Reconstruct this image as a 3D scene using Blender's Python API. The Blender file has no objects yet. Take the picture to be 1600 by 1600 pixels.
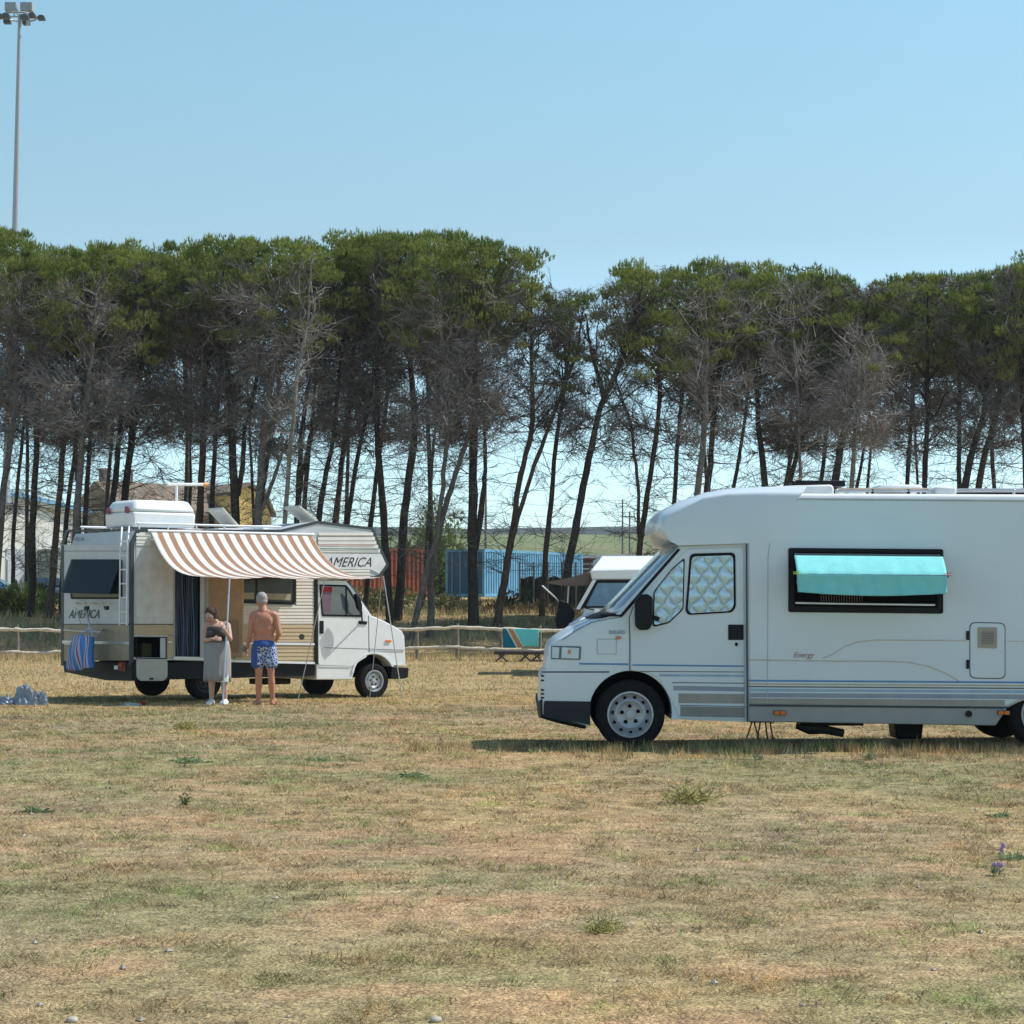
import bpy, bmesh, math, random
import numpy as np
from mathutils import Vector, Matrix
from math import radians as R, sin, cos, pi

# ------------------------------------------------------------------ camera, sky, sun, exposure
F = 3325.0; PITCH = math.atan(145/3325); EYE = 1.6
sc = bpy.context.scene
col = sc.collection
cam = bpy.data.cameras.new('camera'); cam.sensor_width = 36; cam.lens = F/1600*36
cam.clip_start = 0.1; cam.clip_end = 12000
co = bpy.data.objects.new('camera', cam); col.objects.link(co)
co.location = (0, 0, EYE); co.rotation_euler = (pi/2+PITCH, 0, 0)
sc.camera = co
sc.view_settings.view_transform = 'Standard'; sc.view_settings.look = 'None'
sc.view_settings.gamma = 1; sc.view_settings.exposure = 0.5; sc.view_settings.use_curve_mapping = False
SUN_EL, SUN_AZ = R(52), R(14)           # azimuth from +X towards +Y
w = bpy.data.worlds.new('World'); sc.world = w; w.use_nodes = True
nt = w.node_tree; bg = nt.nodes['Background']
sk = nt.nodes.new('ShaderNodeTexSky'); sk.sky_type = 'NISHITA'; sk.sun_disc = False
sk.sun_elevation = SUN_EL; sk.sun_rotation = pi/2-SUN_AZ
sk.air_density = 1.0; sk.dust_density = 0.35; sk.ozone_density = 1.6; sk.altitude = 0
tcw = nt.nodes.new('ShaderNodeTexCoord'); sxw = nt.nodes.new('ShaderNodeSeparateXYZ'); nt.links.new(tcw.outputs['Generated'], sxw.inputs[0])
rw = nt.nodes.new('ShaderNodeValToRGB'); nt.links.new(sxw.outputs[2], rw.inputs[0])       # summer air tint by height above the horizon
e_ = rw.color_ramp.elements; e_[0].position = 0.0; e_[0].color = (.55, .71, .83, 1); e_[1].position = 1.0; e_[1].color = (.47, .52, .52, 1)
for p_, c_ in ((.056, (.54, .685, .775)), (.17, (.475, .515, .46)), (.27, (.535, .625, .535)), (.5, (.51, .58, .54))): q_ = e_.new(p_); q_.color = (*c_, 1)
mw = nt.nodes.new('ShaderNodeMix'); mw.data_type = 'RGBA'; mw.blend_type = 'MULTIPLY'; mw.inputs[0].default_value = 1
hs = nt.nodes.new('ShaderNodeHueSaturation'); hs.inputs['Value'].default_value = 1.42; nt.links.new(sk.outputs[0], hs.inputs['Color'])
nt.links.new(hs.outputs[0], mw.inputs[6]); nt.links.new(rw.outputs[0], mw.inputs[7]); nt.links.new(mw.outputs[2], bg.inputs['Color'])
bg.inputs['Strength'].default_value = 0.15
sl = bpy.data.lights.new('sun', 'SUN'); sl.energy = 3.6; sl.angle = R(0.5); sl.color = (1, .955, .88)
so = bpy.data.objects.new('sun', sl); col.objects.link(so); so.location = (20, 5, 40)
sd = Vector((cos(SUN_EL)*cos(SUN_AZ), cos(SUN_EL)*sin(SUN_AZ), sin(SUN_EL)))
so.rotation_euler = sd.to_track_quat('Z', 'Y').to_euler()

# ------------------------------------------------------------------ sight lines: photo pixel -> place
def ray(px, py):
    z = (800-py)/F; c, s = cos(PITCH), sin(PITCH)
    return Vector(((px-800)/F, c-s*z, s+c*z))
def at(px, py, Y):
    d = ray(px, py); t = Y/d.y
    return Vector((d.x*t, Y, EYE+d.z*t))
_DY = np.array([-30, 6, 20.8, 33, 38, 74, 77, 84, 100, 123, 200, 420, 900, 1500, 1700, 6000.])
_DD = np.array([1.5, 1.5, 1.39, 1.57, 1.63, 1.90, 1.84, .60, .36, -.30, -.9, -8.0, -29.5, -53.5, -50, 40.])
def zg(Y, X=0.0): return EYE-np.interp(Y, _DY, _DD)
def on(px, Y):
    p = at(px, 900, Y); return Vector((p.x, Y, float(zg(Y))))

# ------------------------------------------------------------------ noise in numpy
def _h(ix, iy, s):
    n = (ix*374761393 + iy*668265263 + s*1442695041) & 0xffffffff
    n = ((n ^ (n >> 13))*1274126177) & 0xffffffff
    return ((n ^ (n >> 16)) & 0xffff)/65535.0
def vn(x, y, s=0):
    x = np.asarray(x, float); y = np.asarray(y, float)
    ix = np.floor(x).astype(np.int64); iy = np.floor(y).astype(np.int64)
    fx = x-ix; fy = y-iy; fx = fx*fx*(3-2*fx); fy = fy*fy*(3-2*fy)
    a = _h(ix, iy, s); b = _h(ix+1, iy, s); c = _h(ix, iy+1, s); d = _h(ix+1, iy+1, s)
    return (a*(1-fx)+b*fx)*(1-fy)+(c*(1-fx)+d*fx)*fy
def fbm(x, y, s=0, o=4):
    t = 0; a = .5; f = 1; n = 0
    for k in range(o):
        t = t+a*vn(np.asarray(x)*f, np.asarray(y)*f, s+k*17); n += a; a *= .5; f *= 2.03
    return t/n

# ------------------------------------------------------------------ materials
MATS = {}
def mat(name, c=(.5, .5, .5), rough=.6, metal=0., spec=.5, var=.12, scale=6., bump=0., bscale=40., coat=0., attr=None, trans=0., sss=0.):
    if name in MATS: return MATS[name]
    m = bpy.data.materials.new(name); m.use_nodes = True; n = m.node_tree; b = n.nodes['Principled BSDF']
    b.inputs['Roughness'].default_value = rough; b.inputs['Metallic'].default_value = metal
    b.inputs['Specular IOR Level'].default_value = spec; b.inputs['Coat Weight'].default_value = coat
    tc = n.nodes.new('ShaderNodeTexCoord'); nz = n.nodes.new('ShaderNodeTexNoise')
    nz.inputs['Scale'].default_value = scale; nz.inputs['Detail'].default_value = 5
    n.links.new(tc.outputs['Object'], nz.inputs['Vector'])
    mr = n.nodes.new('ShaderNodeMapRange'); mr.inputs['From Min'].default_value = .3; mr.inputs['From Max'].default_value = .7
    mr.inputs['To Min'].default_value = 1-var; mr.inputs['To Max'].default_value = 1+var
    n.links.new(nz.outputs[0], mr.inputs['Value'])
    mx = n.nodes.new('ShaderNodeMix'); mx.data_type = 'RGBA'; mx.blend_type = 'MULTIPLY'; mx.inputs[0].default_value = 1
    if attr:
        at_ = n.nodes.new('ShaderNodeAttribute'); at_.attribute_name = attr; n.links.new(at_.outputs['Color'], mx.inputs[6])
    else: mx.inputs[6].default_value = (*c, 1)
    n.links.new(mr.outputs[0], mx.inputs[7]); n.links.new(mx.outputs[2], b.inputs['Base Color'])
    if bump:
        n2 = n.nodes.new('ShaderNodeTexNoise'); n2.inputs['Scale'].default_value = bscale; n2.inputs['Detail'].default_value = 6
        n.links.new(tc.outputs['Object'], n2.inputs['Vector'])
        bp = n.nodes.new('ShaderNodeBump'); bp.inputs['Strength'].default_value = bump; bp.inputs['Distance'].default_value = .02
        n.links.new(n2.outputs[0], bp.inputs['Height']); n.links.new(bp.outputs[0], b.inputs['Normal'])
    if trans:
        tr = n.nodes.new('ShaderNodeBsdfTranslucent'); ms = n.nodes.new('ShaderNodeMixShader'); ms.inputs[0].default_value = trans
        n.links.new(mx.outputs[2], tr.inputs['Color']); n.links.new(b.outputs[0], ms.inputs[1]); n.links.new(tr.outputs[0], ms.inputs[2])
        n.links.new(ms.outputs[0], n.nodes['Material Output'].inputs['Surface'])
    if sss:
        b.inputs['Subsurface Weight'].default_value = sss; b.inputs['Subsurface Radius'].default_value = (.02, .008, .004)
    MATS[name] = m; return m
def glass(name, tint=(.6, .7, .75), mixf=.5, gc=.9):
    if name in MATS: return MATS[name]
    m = bpy.data.materials.new(name); m.use_nodes = True; n = m.node_tree
    b = n.nodes['Principled BSDF']; n.nodes.remove(b)
    g = n.nodes.new('ShaderNodeBsdfGlossy'); g.inputs['Roughness'].default_value = .05; g.inputs['Color'].default_value = (gc, gc*1.02, gc*1.05, 1)
    t = n.nodes.new('ShaderNodeBsdfTransparent'); t.inputs['Color'].default_value = (*tint, 1)
    fr = n.nodes.new('ShaderNodeFresnel'); fr.inputs['IOR'].default_value = 1.5
    ad = n.nodes.new('ShaderNodeMath'); ad.operation = 'ADD'; ad.inputs[1].default_value = mixf; ad.use_clamp = True
    n.links.new(fr.outputs[0], ad.inputs[0])
    ms = n.nodes.new('ShaderNodeMixShader'); n.links.new(ad.outputs[0], ms.inputs[0])
    n.links.new(t.outputs[0], ms.inputs[1]); n.links.new(g.outputs[0], ms.inputs[2])
    n.links.new(ms.outputs[0], n.nodes['Material Output'].inputs['Surface'])
    MATS[name] = m; return m

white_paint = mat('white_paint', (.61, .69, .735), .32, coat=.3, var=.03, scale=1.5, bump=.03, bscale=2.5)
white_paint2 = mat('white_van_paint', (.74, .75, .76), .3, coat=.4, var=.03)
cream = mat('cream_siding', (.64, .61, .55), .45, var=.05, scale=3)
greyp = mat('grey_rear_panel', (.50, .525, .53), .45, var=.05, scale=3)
beige = mat('beige_band', (.47, .365, .22), .5, var=.06, scale=3)
black_rub = mat('black_rubber', (.010, .010, .012), .6, spec=.2, var=.15)
black_pl = mat('black_plastic', (.010, .011, .014), .5, spec=.2, var=.1)
tyre_m = mat('tyre_rubber', (.016, .015, .016), .85, spec=.12, var=.25, scale=20, bump=.3)
rim_m = mat('wheel_silver', (.42, .44, .46), .4, metal=.35, var=.08, scale=20)
dark = mat('dark_interior', (.006, .006, .008), .9, spec=.05)
seam_m = mat('seam_dark', (.10, .105, .11), .7)
alu = mat('aluminium', (.55, .56, .57), .35, metal=.7)
wht_pl = mat('white_plastic', (.78, .79, .79), .4, var=.04)
skirt_m = mat('grey_skirt_paint', (.30, .30, .295), .4, coat=.2, var=.05)
orange_l = mat('orange_lens', (.75, .16, .01), .2)
red_l = mat('red_lens', (.30, .012, .008), .25)
win_dark = mat('tinted_window', (.02, .035, .05), .08, spec=.8, var=.05)
galv = mat('galvanised_steel', (.36, .39, .41), .5, metal=.3, var=.08)
bluestripe = mat('stripe_blue', (.10, .24, .46), .35)
greystripe = mat('stripe_grey', (.22, .25, .28), .35)
tanstripe = mat('stripe_tan', (.46, .36, .25), .35)
darkstripe = mat('stripe_dark', (.10, .10, .11), .35)
textm = mat('lettering_dark', (.03, .03, .045), .5)
redtext = mat('lettering_red', (.36, .14, .13), .5)

# ------------------------------------------------------------------ object helpers
def tag(o, label=None, cat=None, group=None, kind=None):
    if label: o['label'] = label
    if cat: o['category'] = cat
    if group: o['group'] = group
    if kind: o['kind'] = kind
    return o
def empty(name, loc, rz=0):
    o = bpy.data.objects.new(name, None); col.objects.link(o); o.location = loc; o.rotation_euler = (0, 0, rz)
    o.empty_display_size = .2
    return o
def link(name, me, m, parent=None):
    o = bpy.data.objects.new(name, me); col.objects.link(o)
    if m is not None: me.materials.append(m)
    if parent is not None: o.parent = parent
    return o
def npmesh(name, V, Fc, m, parent=None, color=None, smooth=False):
    """V (n,3); Fc (k,s) uniform faces; color per vertex (n,3)"""
    V = np.ascontiguousarray(V, dtype=np.float32); Fc = np.ascontiguousarray(Fc, dtype=np.int32)
    me = bpy.data.meshes.new(name)
    me.vertices.add(len(V)); me.vertices.foreach_set('co', V.ravel())
    k, s = Fc.shape
    me.loops.add(k*s); me.loops.foreach_set('vertex_index', Fc.ravel())
    me.polygons.add(k); me.polygons.foreach_set('loop_start', np.arange(0, k*s, s, dtype=np.int32))
    if smooth: me.polygons.foreach_set('use_smooth', np.ones(k, dtype=bool))
    me.update(calc_edges=True)
    if color is not None:
        a = me.color_attributes.new('Col', 'FLOAT_COLOR', 'POINT')
        c4 = np.ones((len(V), 4), np.float32); c4[:, :3] = color
        a.data.foreach_set('color', c4.ravel())
    return link(name, me, m, parent)
def pymesh(name, V, Fc, m, parent=None, smooth=False, ang=35, bevel=0, seg=2, blim=30):
    me = bpy.data.meshes.new(name); me.from_pydata([tuple(v) for v in V], [], Fc)
    bm = bmesh.new(); bm.from_mesh(me); bmesh.ops.recalc_face_normals(bm, faces=bm.faces); bm.to_mesh(me); bm.free()
    if smooth:
        me.polygons.foreach_set('use_smooth', [True]*len(me.polygons)); me.set_sharp_from_angle(angle=R(ang))
    o = link(name, me, m, parent)
    if bevel:
        b = o.modifiers.new('bevel', 'BEVEL'); b.width = bevel; b.segments = seg; b.limit_method = 'ANGLE'; b.angle_limit = R(blim)
        b.harden_normals = False
        me.polygons.foreach_set('use_smooth', [True]*len(me.polygons)); me.set_sharp_from_angle(angle=R(50))
    return o
def box(name, a, b, m, parent=None, bevel=0):
    x0, y0, z0 = [min(p, q) for p, q in zip(a, b)]; x1, y1, z1 = [max(p, q) for p, q in zip(a, b)]
    V = [(x0, y0, z0), (x1, y0, z0), (x1, y1, z0), (x0, y1, z0), (x0, y0, z1), (x1, y0, z1), (x1, y1, z1), (x0, y1, z1)]
    return pymesh(name, V, [(0, 1, 2, 3), (4, 5, 6, 7), (0, 1, 5, 4), (1, 2, 6, 5), (2, 3, 7, 6), (3, 0, 4, 7)], m, parent, bevel=bevel)
def tube_data(path, rad, n=8, cap=True, off=0):
    path = [Vector(p) for p in path]
    if not hasattr(rad, '__len__'): rad = [rad]*len(path)
    V = []; Fc = []
    prev = None
    for i, p in enumerate(path):
        d = (path[min(i+1, len(path)-1)]-path[max(i-1, 0)]).normalized()
        if prev is None:
            u = d.orthogonal().normalized()
        else:
            u = (prev-d*prev.dot(d)).normalized()
        prev = u; v = d.cross(u)
        for k in range(n):
            a = 2*pi*k/n; V.append(p+(u*cos(a)+v*sin(a))*rad[i])
    for i in range(len(path)-1):
        for k in range(n):
            Fc.append((off+i*n+k, off+i*n+(k+1) % n, off+(i+1)*n+(k+1) % n, off+(i+1)*n+k))
    if cap:
        Fc.append(tuple(off+k for k in range(n))); Fc.append(tuple(off+(len(path)-1)*n+k for k in range(n)))
    return V, Fc
def tube(name, path, rad, m, parent=None, n=8):
    V, Fc = tube_data(path, rad, n); return pymesh(name, V, Fc, m, parent, smooth=True, ang=50)
def tubes(name, items, m, parent=None, n=6):
    V = []; Fc = []
    for path, rad in items:
        v, f = tube_data(path, rad, n, off=len(V)); V += v; Fc += f
    return pymesh(name, V, Fc, m, parent, smooth=True, ang=50)
def roundpoly(P, r, n=4):
    if not r: return [Vector(p) for p in P]
    out = []; P = [Vector(p) for p in P]; N = len(P)
    for i in range(N):
        a, b, c = P[i-1], P[i], P[(i+1) % N]
        u = (a-b); v = (c-b); d = min(r, u.length*.45, v.length*.45)
        p0 = b+u.normalized()*d; p1 = b+v.normalized()*d
        for k in range(n+1):
            t = k/n; out.append(p0*(1-t)**2+b*2*t*(1-t)+p1*t*t)
    return out
class Frame:
    def __init__(s, origin, rz, root):
        s.o = Vector(origin); s.M = Matrix.Rotation(-rz, 3, 'Z'); s.root = root
    def hit(s, px, py, axis=1, val=0.0):
        o = s.M @ (Vector((0, 0, EYE))-s.o); d = s.M @ ray(px, py)
        return o+d*((val-o[axis])/d[axis])
    def plate(s, name, pts, off, th, m, parent=None, r=0, axis=1, sgn=-1, bevel=0):
        """pts photo pixels; outer face at val=sgn*off on axis, thickness th inwards"""
        val = sgn*off
        P = [s.hit(x, y, axis, val) for x, y in pts]
        P = roundpoly(P, r)
        n = len(P); Q = [p.copy() for p in P]
        for q in Q: q[axis] = val-sgn*th
        V = P+Q
        Fc = [tuple(range(n)), tuple(range(2*n-1, n-1, -1))]+[(i, (i+1) % n, n+(i+1) % n, n+i) for i in range(n)]
        return pymesh(name, V, Fc, m, parent or s.root, bevel=bevel)
    def strip(s, name, pts, wpx, off, th, m, parent=None, axis=1, sgn=-1):
        P = [Vector((x, y, 0)) for x, y in pts]; up = []; dn = []
        for i, p in enumerate(P):
            d = (P[min(i+1, len(P)-1)]-P[max(i-1, 0)]).normalized(); nrm = Vector((-d.y, d.x, 0))
            up.append(p+nrm*wpx/2); dn.append(p-nrm*wpx/2)
        V = []; val = sgn*off
        for a, b in zip(up, dn):
            A = s.hit(a.x, a.y, axis, val); B = s.hit(b.x, b.y, axis, val)
            A2 = A.copy(); B2 = B.copy(); A2[axis] -= sgn*th; B2[axis] -= sgn*th
            V += [A, B, B2, A2]
        Fc = []
        for i in range(len(P)-1):
            for k in range(4): Fc.append((4*i+k, 4*i+(k+1) % 4, 4*i+4+(k+1) % 4, 4*i+4+k))
        Fc += [(0, 1, 2, 3), tuple(4*(len(P)-1)+k for k in range(4))]
        return pymesh(name, V, Fc, m, parent or s.root)
    def text(s, name, body, px0, py0, px1, py1, off, m, parent=None, axis=1, sgn=-1, shear=0, spacing=1):
        cu = bpy.data.curves.new(name, 'FONT'); cu.body = body; cu.size = 1; cu.shear = shear; cu.space_character = spacing
        cu.extrude = .004
        o = bpy.data.objects.new(name, cu); col.objects.link(o)
        dg = bpy.context.evaluated_depsgraph_get(); me = bpy.data.meshes.new_from_object(o.evaluated_get(dg))
        bpy.data.objects.remove(o); bpy.data.curves.remove(cu)
        co_ = np.array([v.co[:] for v in me.vertices]); mn = co_.min(0); mx_ = co_.max(0)
        A = s.hit(px0, py1, axis, sgn*off); B = s.hit(px1, py1, axis, sgn*off); C = s.hit(px0, py0, axis, sgn*off)
        for v in me.vertices:
            a = (v.co.x-mn[0])/(mx_[0]-mn[0]); b = (v.co.y-mn[1])/(mx_[1]-mn[1])
            p = A+(B-A)*a+(C-A)*b; p[axis] += sgn*v.co.z*.5
            v.co = p
        me.materials.clear()
        return link(name, me, m, parent or s.root)
def lathe(name, prof, m, parent, center, n=40, axis='y', caps=(True, True)):
    """prof: (radius, y) pairs round local y"""
    V = []; Fc = []; c = Vector(center)
    for r, y in prof:
        for k in range(n):
            a = 2*pi*k/n; V.append(c+Vector((r*cos(a), y, r*sin(a))) if axis == 'y' else c+Vector((r*cos(a), r*sin(a), y)))
    for i in range(len(prof)-1):
        for k in range(n): Fc.append((i*n+k, i*n+(k+1) % n, (i+1)*n+(k+1) % n, (i+1)*n+k))
    if caps[0]: Fc.append(tuple(range(n)))
    if caps[1]: Fc.append(tuple((len(prof)-1)*n+k for k in range(n)))
    return pymesh(name, V, Fc, m, parent, smooth=True, ang=40)
def wheel(root, c, Rr, W, rr, holes=10, bolts=5, side=-1, rm=None):
    """c = centre of the outer face plane, the wheel grows in direction -side"""
    s = -side
    P = [(rr, .02*s), (rr+.01, .0), (Rr*.86, -.012*s), (Rr*.95, .0), (Rr*.995, .025*s), (Rr, .05*s), (Rr, (W-.05)*s), (Rr*.97, (W-.01)*s), (rr, W*s), (rr, (W-.02)*s)]
    t = lathe('wheel', P, tyre_m, root, c, 48, caps=(False, True))
    rm = rm or rim_m
    P = [(rr+.004, .015*s), (rr+.004, -.004*s), (rr-.012, -.006*s), (rr-.022, .03*s), (rr*.80, .05*s), (rr*.68, .02*s), (rr*.60, .012*s), (rr*.50, .03*s), (rr*.22, .03*s), (rr*.2, -.0*s), (rr*.02, -.004*s)]
    rim = lathe('rim', P, rm, t, c, 48, caps=(False, True))
    for q, rad, sz, y in ((holes, rr*.755, rr*.075, .036), (bolts, rr*.37, rr*.085, .024)):
        V = []; Fc = []
        for k in range(q):
            a = 2*pi*(k+.3)/q; cc = Vector(c)+Vector((rad*cos(a), (y-.006)*s, rad*sin(a)))
            b = len(V)
            for yy in (0, .02):
                for j in range(10):
                    e = 2*pi*j/10; V.append(cc+Vector((sz*cos(e), yy*s, sz*sin(e))))
            Fc.append(tuple(b+j for j in range(10)))
            for j in range(10): Fc.append((b+j, b+(j+1) % 10, b+10+(j+1) % 10, b+10+j))
        pymesh('rim_hole' if q == holes else 'bolt_recess', V, Fc, dark, t)
    return t
def loft(name, C, S, yc, hw, m, parent, cap=None, p=3.0, crown=0, st=None, bevel=.02, close_caps=True, outset=0):
    """skin between centre profile C and side profile S (local x,z), plus flat side caps S+cap"""
    st = st or [-1, -.996, -.985, -.96, -.92, -.84, -.7, -.5, -.25, 0, .25, .5, .7, .84, .92, .96, .985, .996, 1]
    V = []; n = len(S)
    for t in st:
        k = 1-(1-abs(t)**p)**(1/p)
        for c, s in zip(C, S):
            V.append((c[0]+(s[0]-c[0])*k, yc+t*hw, c[1]+(s[1]-c[1])*k))
    Fc = []
    for i in range(len(st)-1):
        for k in range(n-1): Fc.append((i*n+k, i*n+k+1, (i+1)*n+k+1, (i+1)*n+k))
    if cap is not None and close_caps:
        for i, t in ((0, -1), (len(st)-1, 1)):
            b = len(V); V += [(x, yc+t*hw, z) for x, z in cap]
            Fc.append(tuple(i*n+k for k in range(n))+tuple(b+k for k in range(len(cap))))
        m0 = len(V)-2*len(cap); m1 = len(V)-len(cap)
        for k in range(len(cap)-1): Fc.append((m0+k, m0+k+1, m1+k+1, m1+k))
        Fc.append((n-1, m0, m1, (len(st)-1)*n+n-1)); Fc.append((m0+len(cap)-1, 0, (len(st)-1)*n, m1+len(cap)-1))
    return pymesh(name, V, Fc, m, parent, smooth=True, ang=35, bevel=bevel, seg=3, blim=40)
def cut(o, cutters):
    """real openings: boolean difference, cutter faces keep their own material"""
    for i, c in enumerate(cutters):
        b = o.modifiers.new('cut%d' % i, 'BOOLEAN'); b.operation = 'DIFFERENCE'; b.object = c; b.solver = 'EXACT'; b.material_mode = 'TRANSFER'
    dg = bpy.context.evaluated_depsgraph_get(); me = bpy.data.meshes.new_from_object(o.evaluated_get(dg))
    o.modifiers.clear(); o.data = me
    for c in cutters: bpy.data.objects.remove(c)

# ------------------------------------------------------------------ vectorised ribbons for twigs, tufts
def grow(rng, org, dr, L, K, jit, up):
    B = len(org); pts = np.zeros((B, K, 3)); pts[:, 0] = org; d = dr.copy()
    for k in range(1, K):
        pts[:, k] = pts[:, k-1]+d*(L/(K-1))[:, None]
        d = d+rng.normal(0, jit, (B, 3)); d[:, 2] += up
        d /= np.linalg.norm(d, axis=1)[:, None]
    return pts
def ribbons(rng, pts, wd):
    B, K, _ = pts.shape
    d = pts[:, -1]-pts[:, 0]; r = rng.normal(0, 1, (B, 3)); s = np.cross(d, r); s /= np.linalg.norm(s, axis=1)[:, None]+1e-9
    V = np.empty((B, K, 2, 3)); V[:, :, 0] = pts+s[:, None]*wd[:, :, None]/2; V[:, :, 1] = pts-s[:, None]*wd[:, :, None]/2
    base = (np.arange(B)*K*2)[:, None]+(np.arange(K-1)*2)[None]
    Fc = np.stack([base, base+1, base+3, base+2], -1).reshape(-1, 4)
    return V.reshape(-1, 3), Fc
def tubes3(pts, rad, n=3):
    B, K, _ = pts.shape
    d = np.gradient(pts, axis=1); d /= np.linalg.norm(d, axis=2)[..., None]+1e-9
    ref = np.array([.3, .2, 1.]); u = np.cross(d, ref); u /= np.linalg.norm(u, axis=2)[..., None]+1e-9; v = np.cross(d, u)
    V = np.empty((B, K, n, 3))
    for k in range(n):
        a = 2*pi*k/n; V[:, :, k] = pts+(u*cos(a)+v*sin(a))*rad[..., None]
    base = (np.arange(B)*K*n)[:, None, None]+(np.arange(K-1)*n)[None, :, None]; k = np.arange(n)[None, None]; k2 = (k+1) % n
    Fc = np.stack([base+k, base+k2, base+n+k2, base+n+k], -1).reshape(-1, 4)
    return V.reshape(-1, 3), Fc
def merge(parts):
    V = []; Fc = []; C = []; o = 0
    for v, f, c in parts:
        V.append(v); Fc.append(f+o); C.append(np.broadcast_to(np.asarray(c), (len(v), 3))); o += len(v)
    return np.concatenate(V), np.concatenate(Fc), np.concatenate(C)
def unit(rng, n):
    v = rng.normal(0, 1, (n, 3)); return v/np.linalg.norm(v, axis=1)[:, None]

# ================================================================== GROUND AND HILLS
def ground_color(x, y):
    a = fbm(x/1.7, y/2.6, 3); b = fbm(x/.45, y/.6, 9, 3); c = fbm(x/2.6+9, y/2.2, 21); e = fbm(x/.8+3, y/.55, 33)
    straw = np.array([.405, .298, .152]); grey = np.array([.345, .268, .160]); green = np.array([.245, .245, .118]); red = np.array([.47, .295, .165])
    k = np.clip((a-.35)*3, 0, 1)[..., None]; C = straw*(1-k)+grey*k
    gb = np.exp(-((y-19.3)/3.0)**2)*.22*np.clip(1.3-(x+3)/9, .25, 1.3)+np.exp(-((y-9.3)/1.6)**2)*.03
    g = np.clip((c-.56+gb)*4.5, 0, .8)[..., None]*np.clip(.55+b, 0, 1)[..., None]
    g = g*.78; C = C*(1-g)+green*g
    rb = np.exp(-((y-12.6)/2.2)**2)*.11*np.clip(.6-(x)/5, .0, 1.2)
    r = np.clip((e-.60+rb)*4, 0, .6)[..., None]; C = C*(1-r)+red*r
    far = np.clip((y-30)/6, 0, 1)*np.clip((79-y)/3, 0, 1)
    gold = np.array([.44, .315, .150]); C = C*(1-.6*far[..., None])+gold*.6*far[..., None]
    return C*(0.82+.36*b)[..., None]
def ground_z(x, y):
    z = zg(y)
    z = z+(fbm(x/3., y/3., 51, 3)-.5)*.10*np.clip(1-abs(y-30)/60, 0, 1)
    z = z+(fbm(x/9., y/6., 71, 4)-.5)*1.0*np.clip((y-79)/6, 0, 1)*np.clip((120-y)/20, 0, 1)
    z = z+(fbm(x/170., y/400., 61, 4)-.5)*np.clip((y-300)/900, 0, 1)*17
    return z
xs = np.unique(np.concatenate([np.linspace(-13, 13, 175), np.linspace(-45, -13, 65), np.linspace(13, 45, 65), np.linspace(-700, -45, 50), np.linspace(45, 700, 50), [-4000, -2200, -1200, 1200, 2200, 4000]]))
ys = np.unique(np.concatenate([np.linspace(-40, 5, 12), np.linspace(5, 26, 130), np.linspace(26, 80, 110), np.linspace(80, 130, 50), np.linspace(130, 420, 30), np.linspace(420, 1700, 45), [2300, 3500, 6000]]))
gx, gy = np.meshgrid(xs, ys)
gz = ground_z(gx, gy)
gc = ground_color(gx, gy)
# behind the fence: dry bank with green strips, then fields
bk = np.clip((gy-79)/3, 0, 1)[..., None]; n1 = fbm(gx/4, gy/2.5, 5)[..., None]; n2 = fbm(gx/2, gy/1.5, 15)[..., None]
bank = np.array([.47, .35, .18])*(.7+.6*n1); gr = np.array([.21, .22, .10])
k = np.clip((n2-.5)*5, 0, 1); bank = bank*(1-k)+gr*k
gc = gc*(1-bk)+bank*bk
fld = np.clip((gy-200)/80, 0, 1)[..., None]; nf = fbm(gx/90, gy/160, 25)[..., None]; nf2 = fbm(gx/14, gy/60, 27)[..., None]
green = np.array([.17, .21, .085])*(.75+.5*nf2); tan = np.array([.25, .225, .13]); kk = np.clip((nf-.5)*6, 0, .6)
fc = green*(1-kk)+tan*kk
rg = np.clip((gy-930)/60, 0, 1)[..., None]; fc = fc*(1-rg)+np.array([.045, .065, .05])*(.6+.8*nf2)*rg
gc = gc*(1-fld)+fc*fld
nx, ny = len(xs), len(ys)
idx = np.arange(nx*ny).reshape(ny, nx)
Fg = np.stack([idx[:-1, :-1], idx[:-1, 1:], idx[1:, 1:], idx[1:, :-1]], -1).reshape(-1, 4)
gm = mat('ground_soil_and_straw', rough=.95, spec=.1, attr='Col', var=.35, scale=9, bump=1.0, bscale=45)
# finer second grain
_n = gm.node_tree; _b = _n.nodes['Principled BSDF']; _t = [q for q in _n.nodes if q.type == 'TEX_COORD'][0]
_z = _n.nodes.new('ShaderNodeTexNoise'); _z.inputs['Scale'].default_value = 70; _z.inputs['Detail'].default_value = 4; _n.links.new(_t.outputs['Object'], _z.inputs['Vector'])
_r = _n.nodes.new('ShaderNodeMapRange'); _r.inputs['From Min'].default_value = .35; _r.inputs['From Max'].default_value = .65; _r.inputs['To Min'].default_value = .45; _r.inputs['To Max'].default_value = 1.35
_n.links.new(_z.outputs[0], _r.inputs['Value'])
_m = _n.nodes.new('ShaderNodeMix'); _m.data_type = 'RGBA'; _m.blend_type = 'MULTIPLY'; _m.inputs[0].default_value = 1
_src = _b.inputs['Base Color'].links[0].from_socket; _n.links.new(_src, _m.inputs[6]); _n.links.new(_r.outputs[0], _m.inputs[7]); _n.links.new(_m.outputs[2], _b.inputs['Base Color'])
g = npmesh('ground', np.stack([gx, gy, gz], -1).reshape(-1, 3), Fg, gm, color=gc.reshape(-1, 3), smooth=True)
tag(g, 'dry straw coloured field running back to the bank and the green hills', 'ground', kind='structure')

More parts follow.
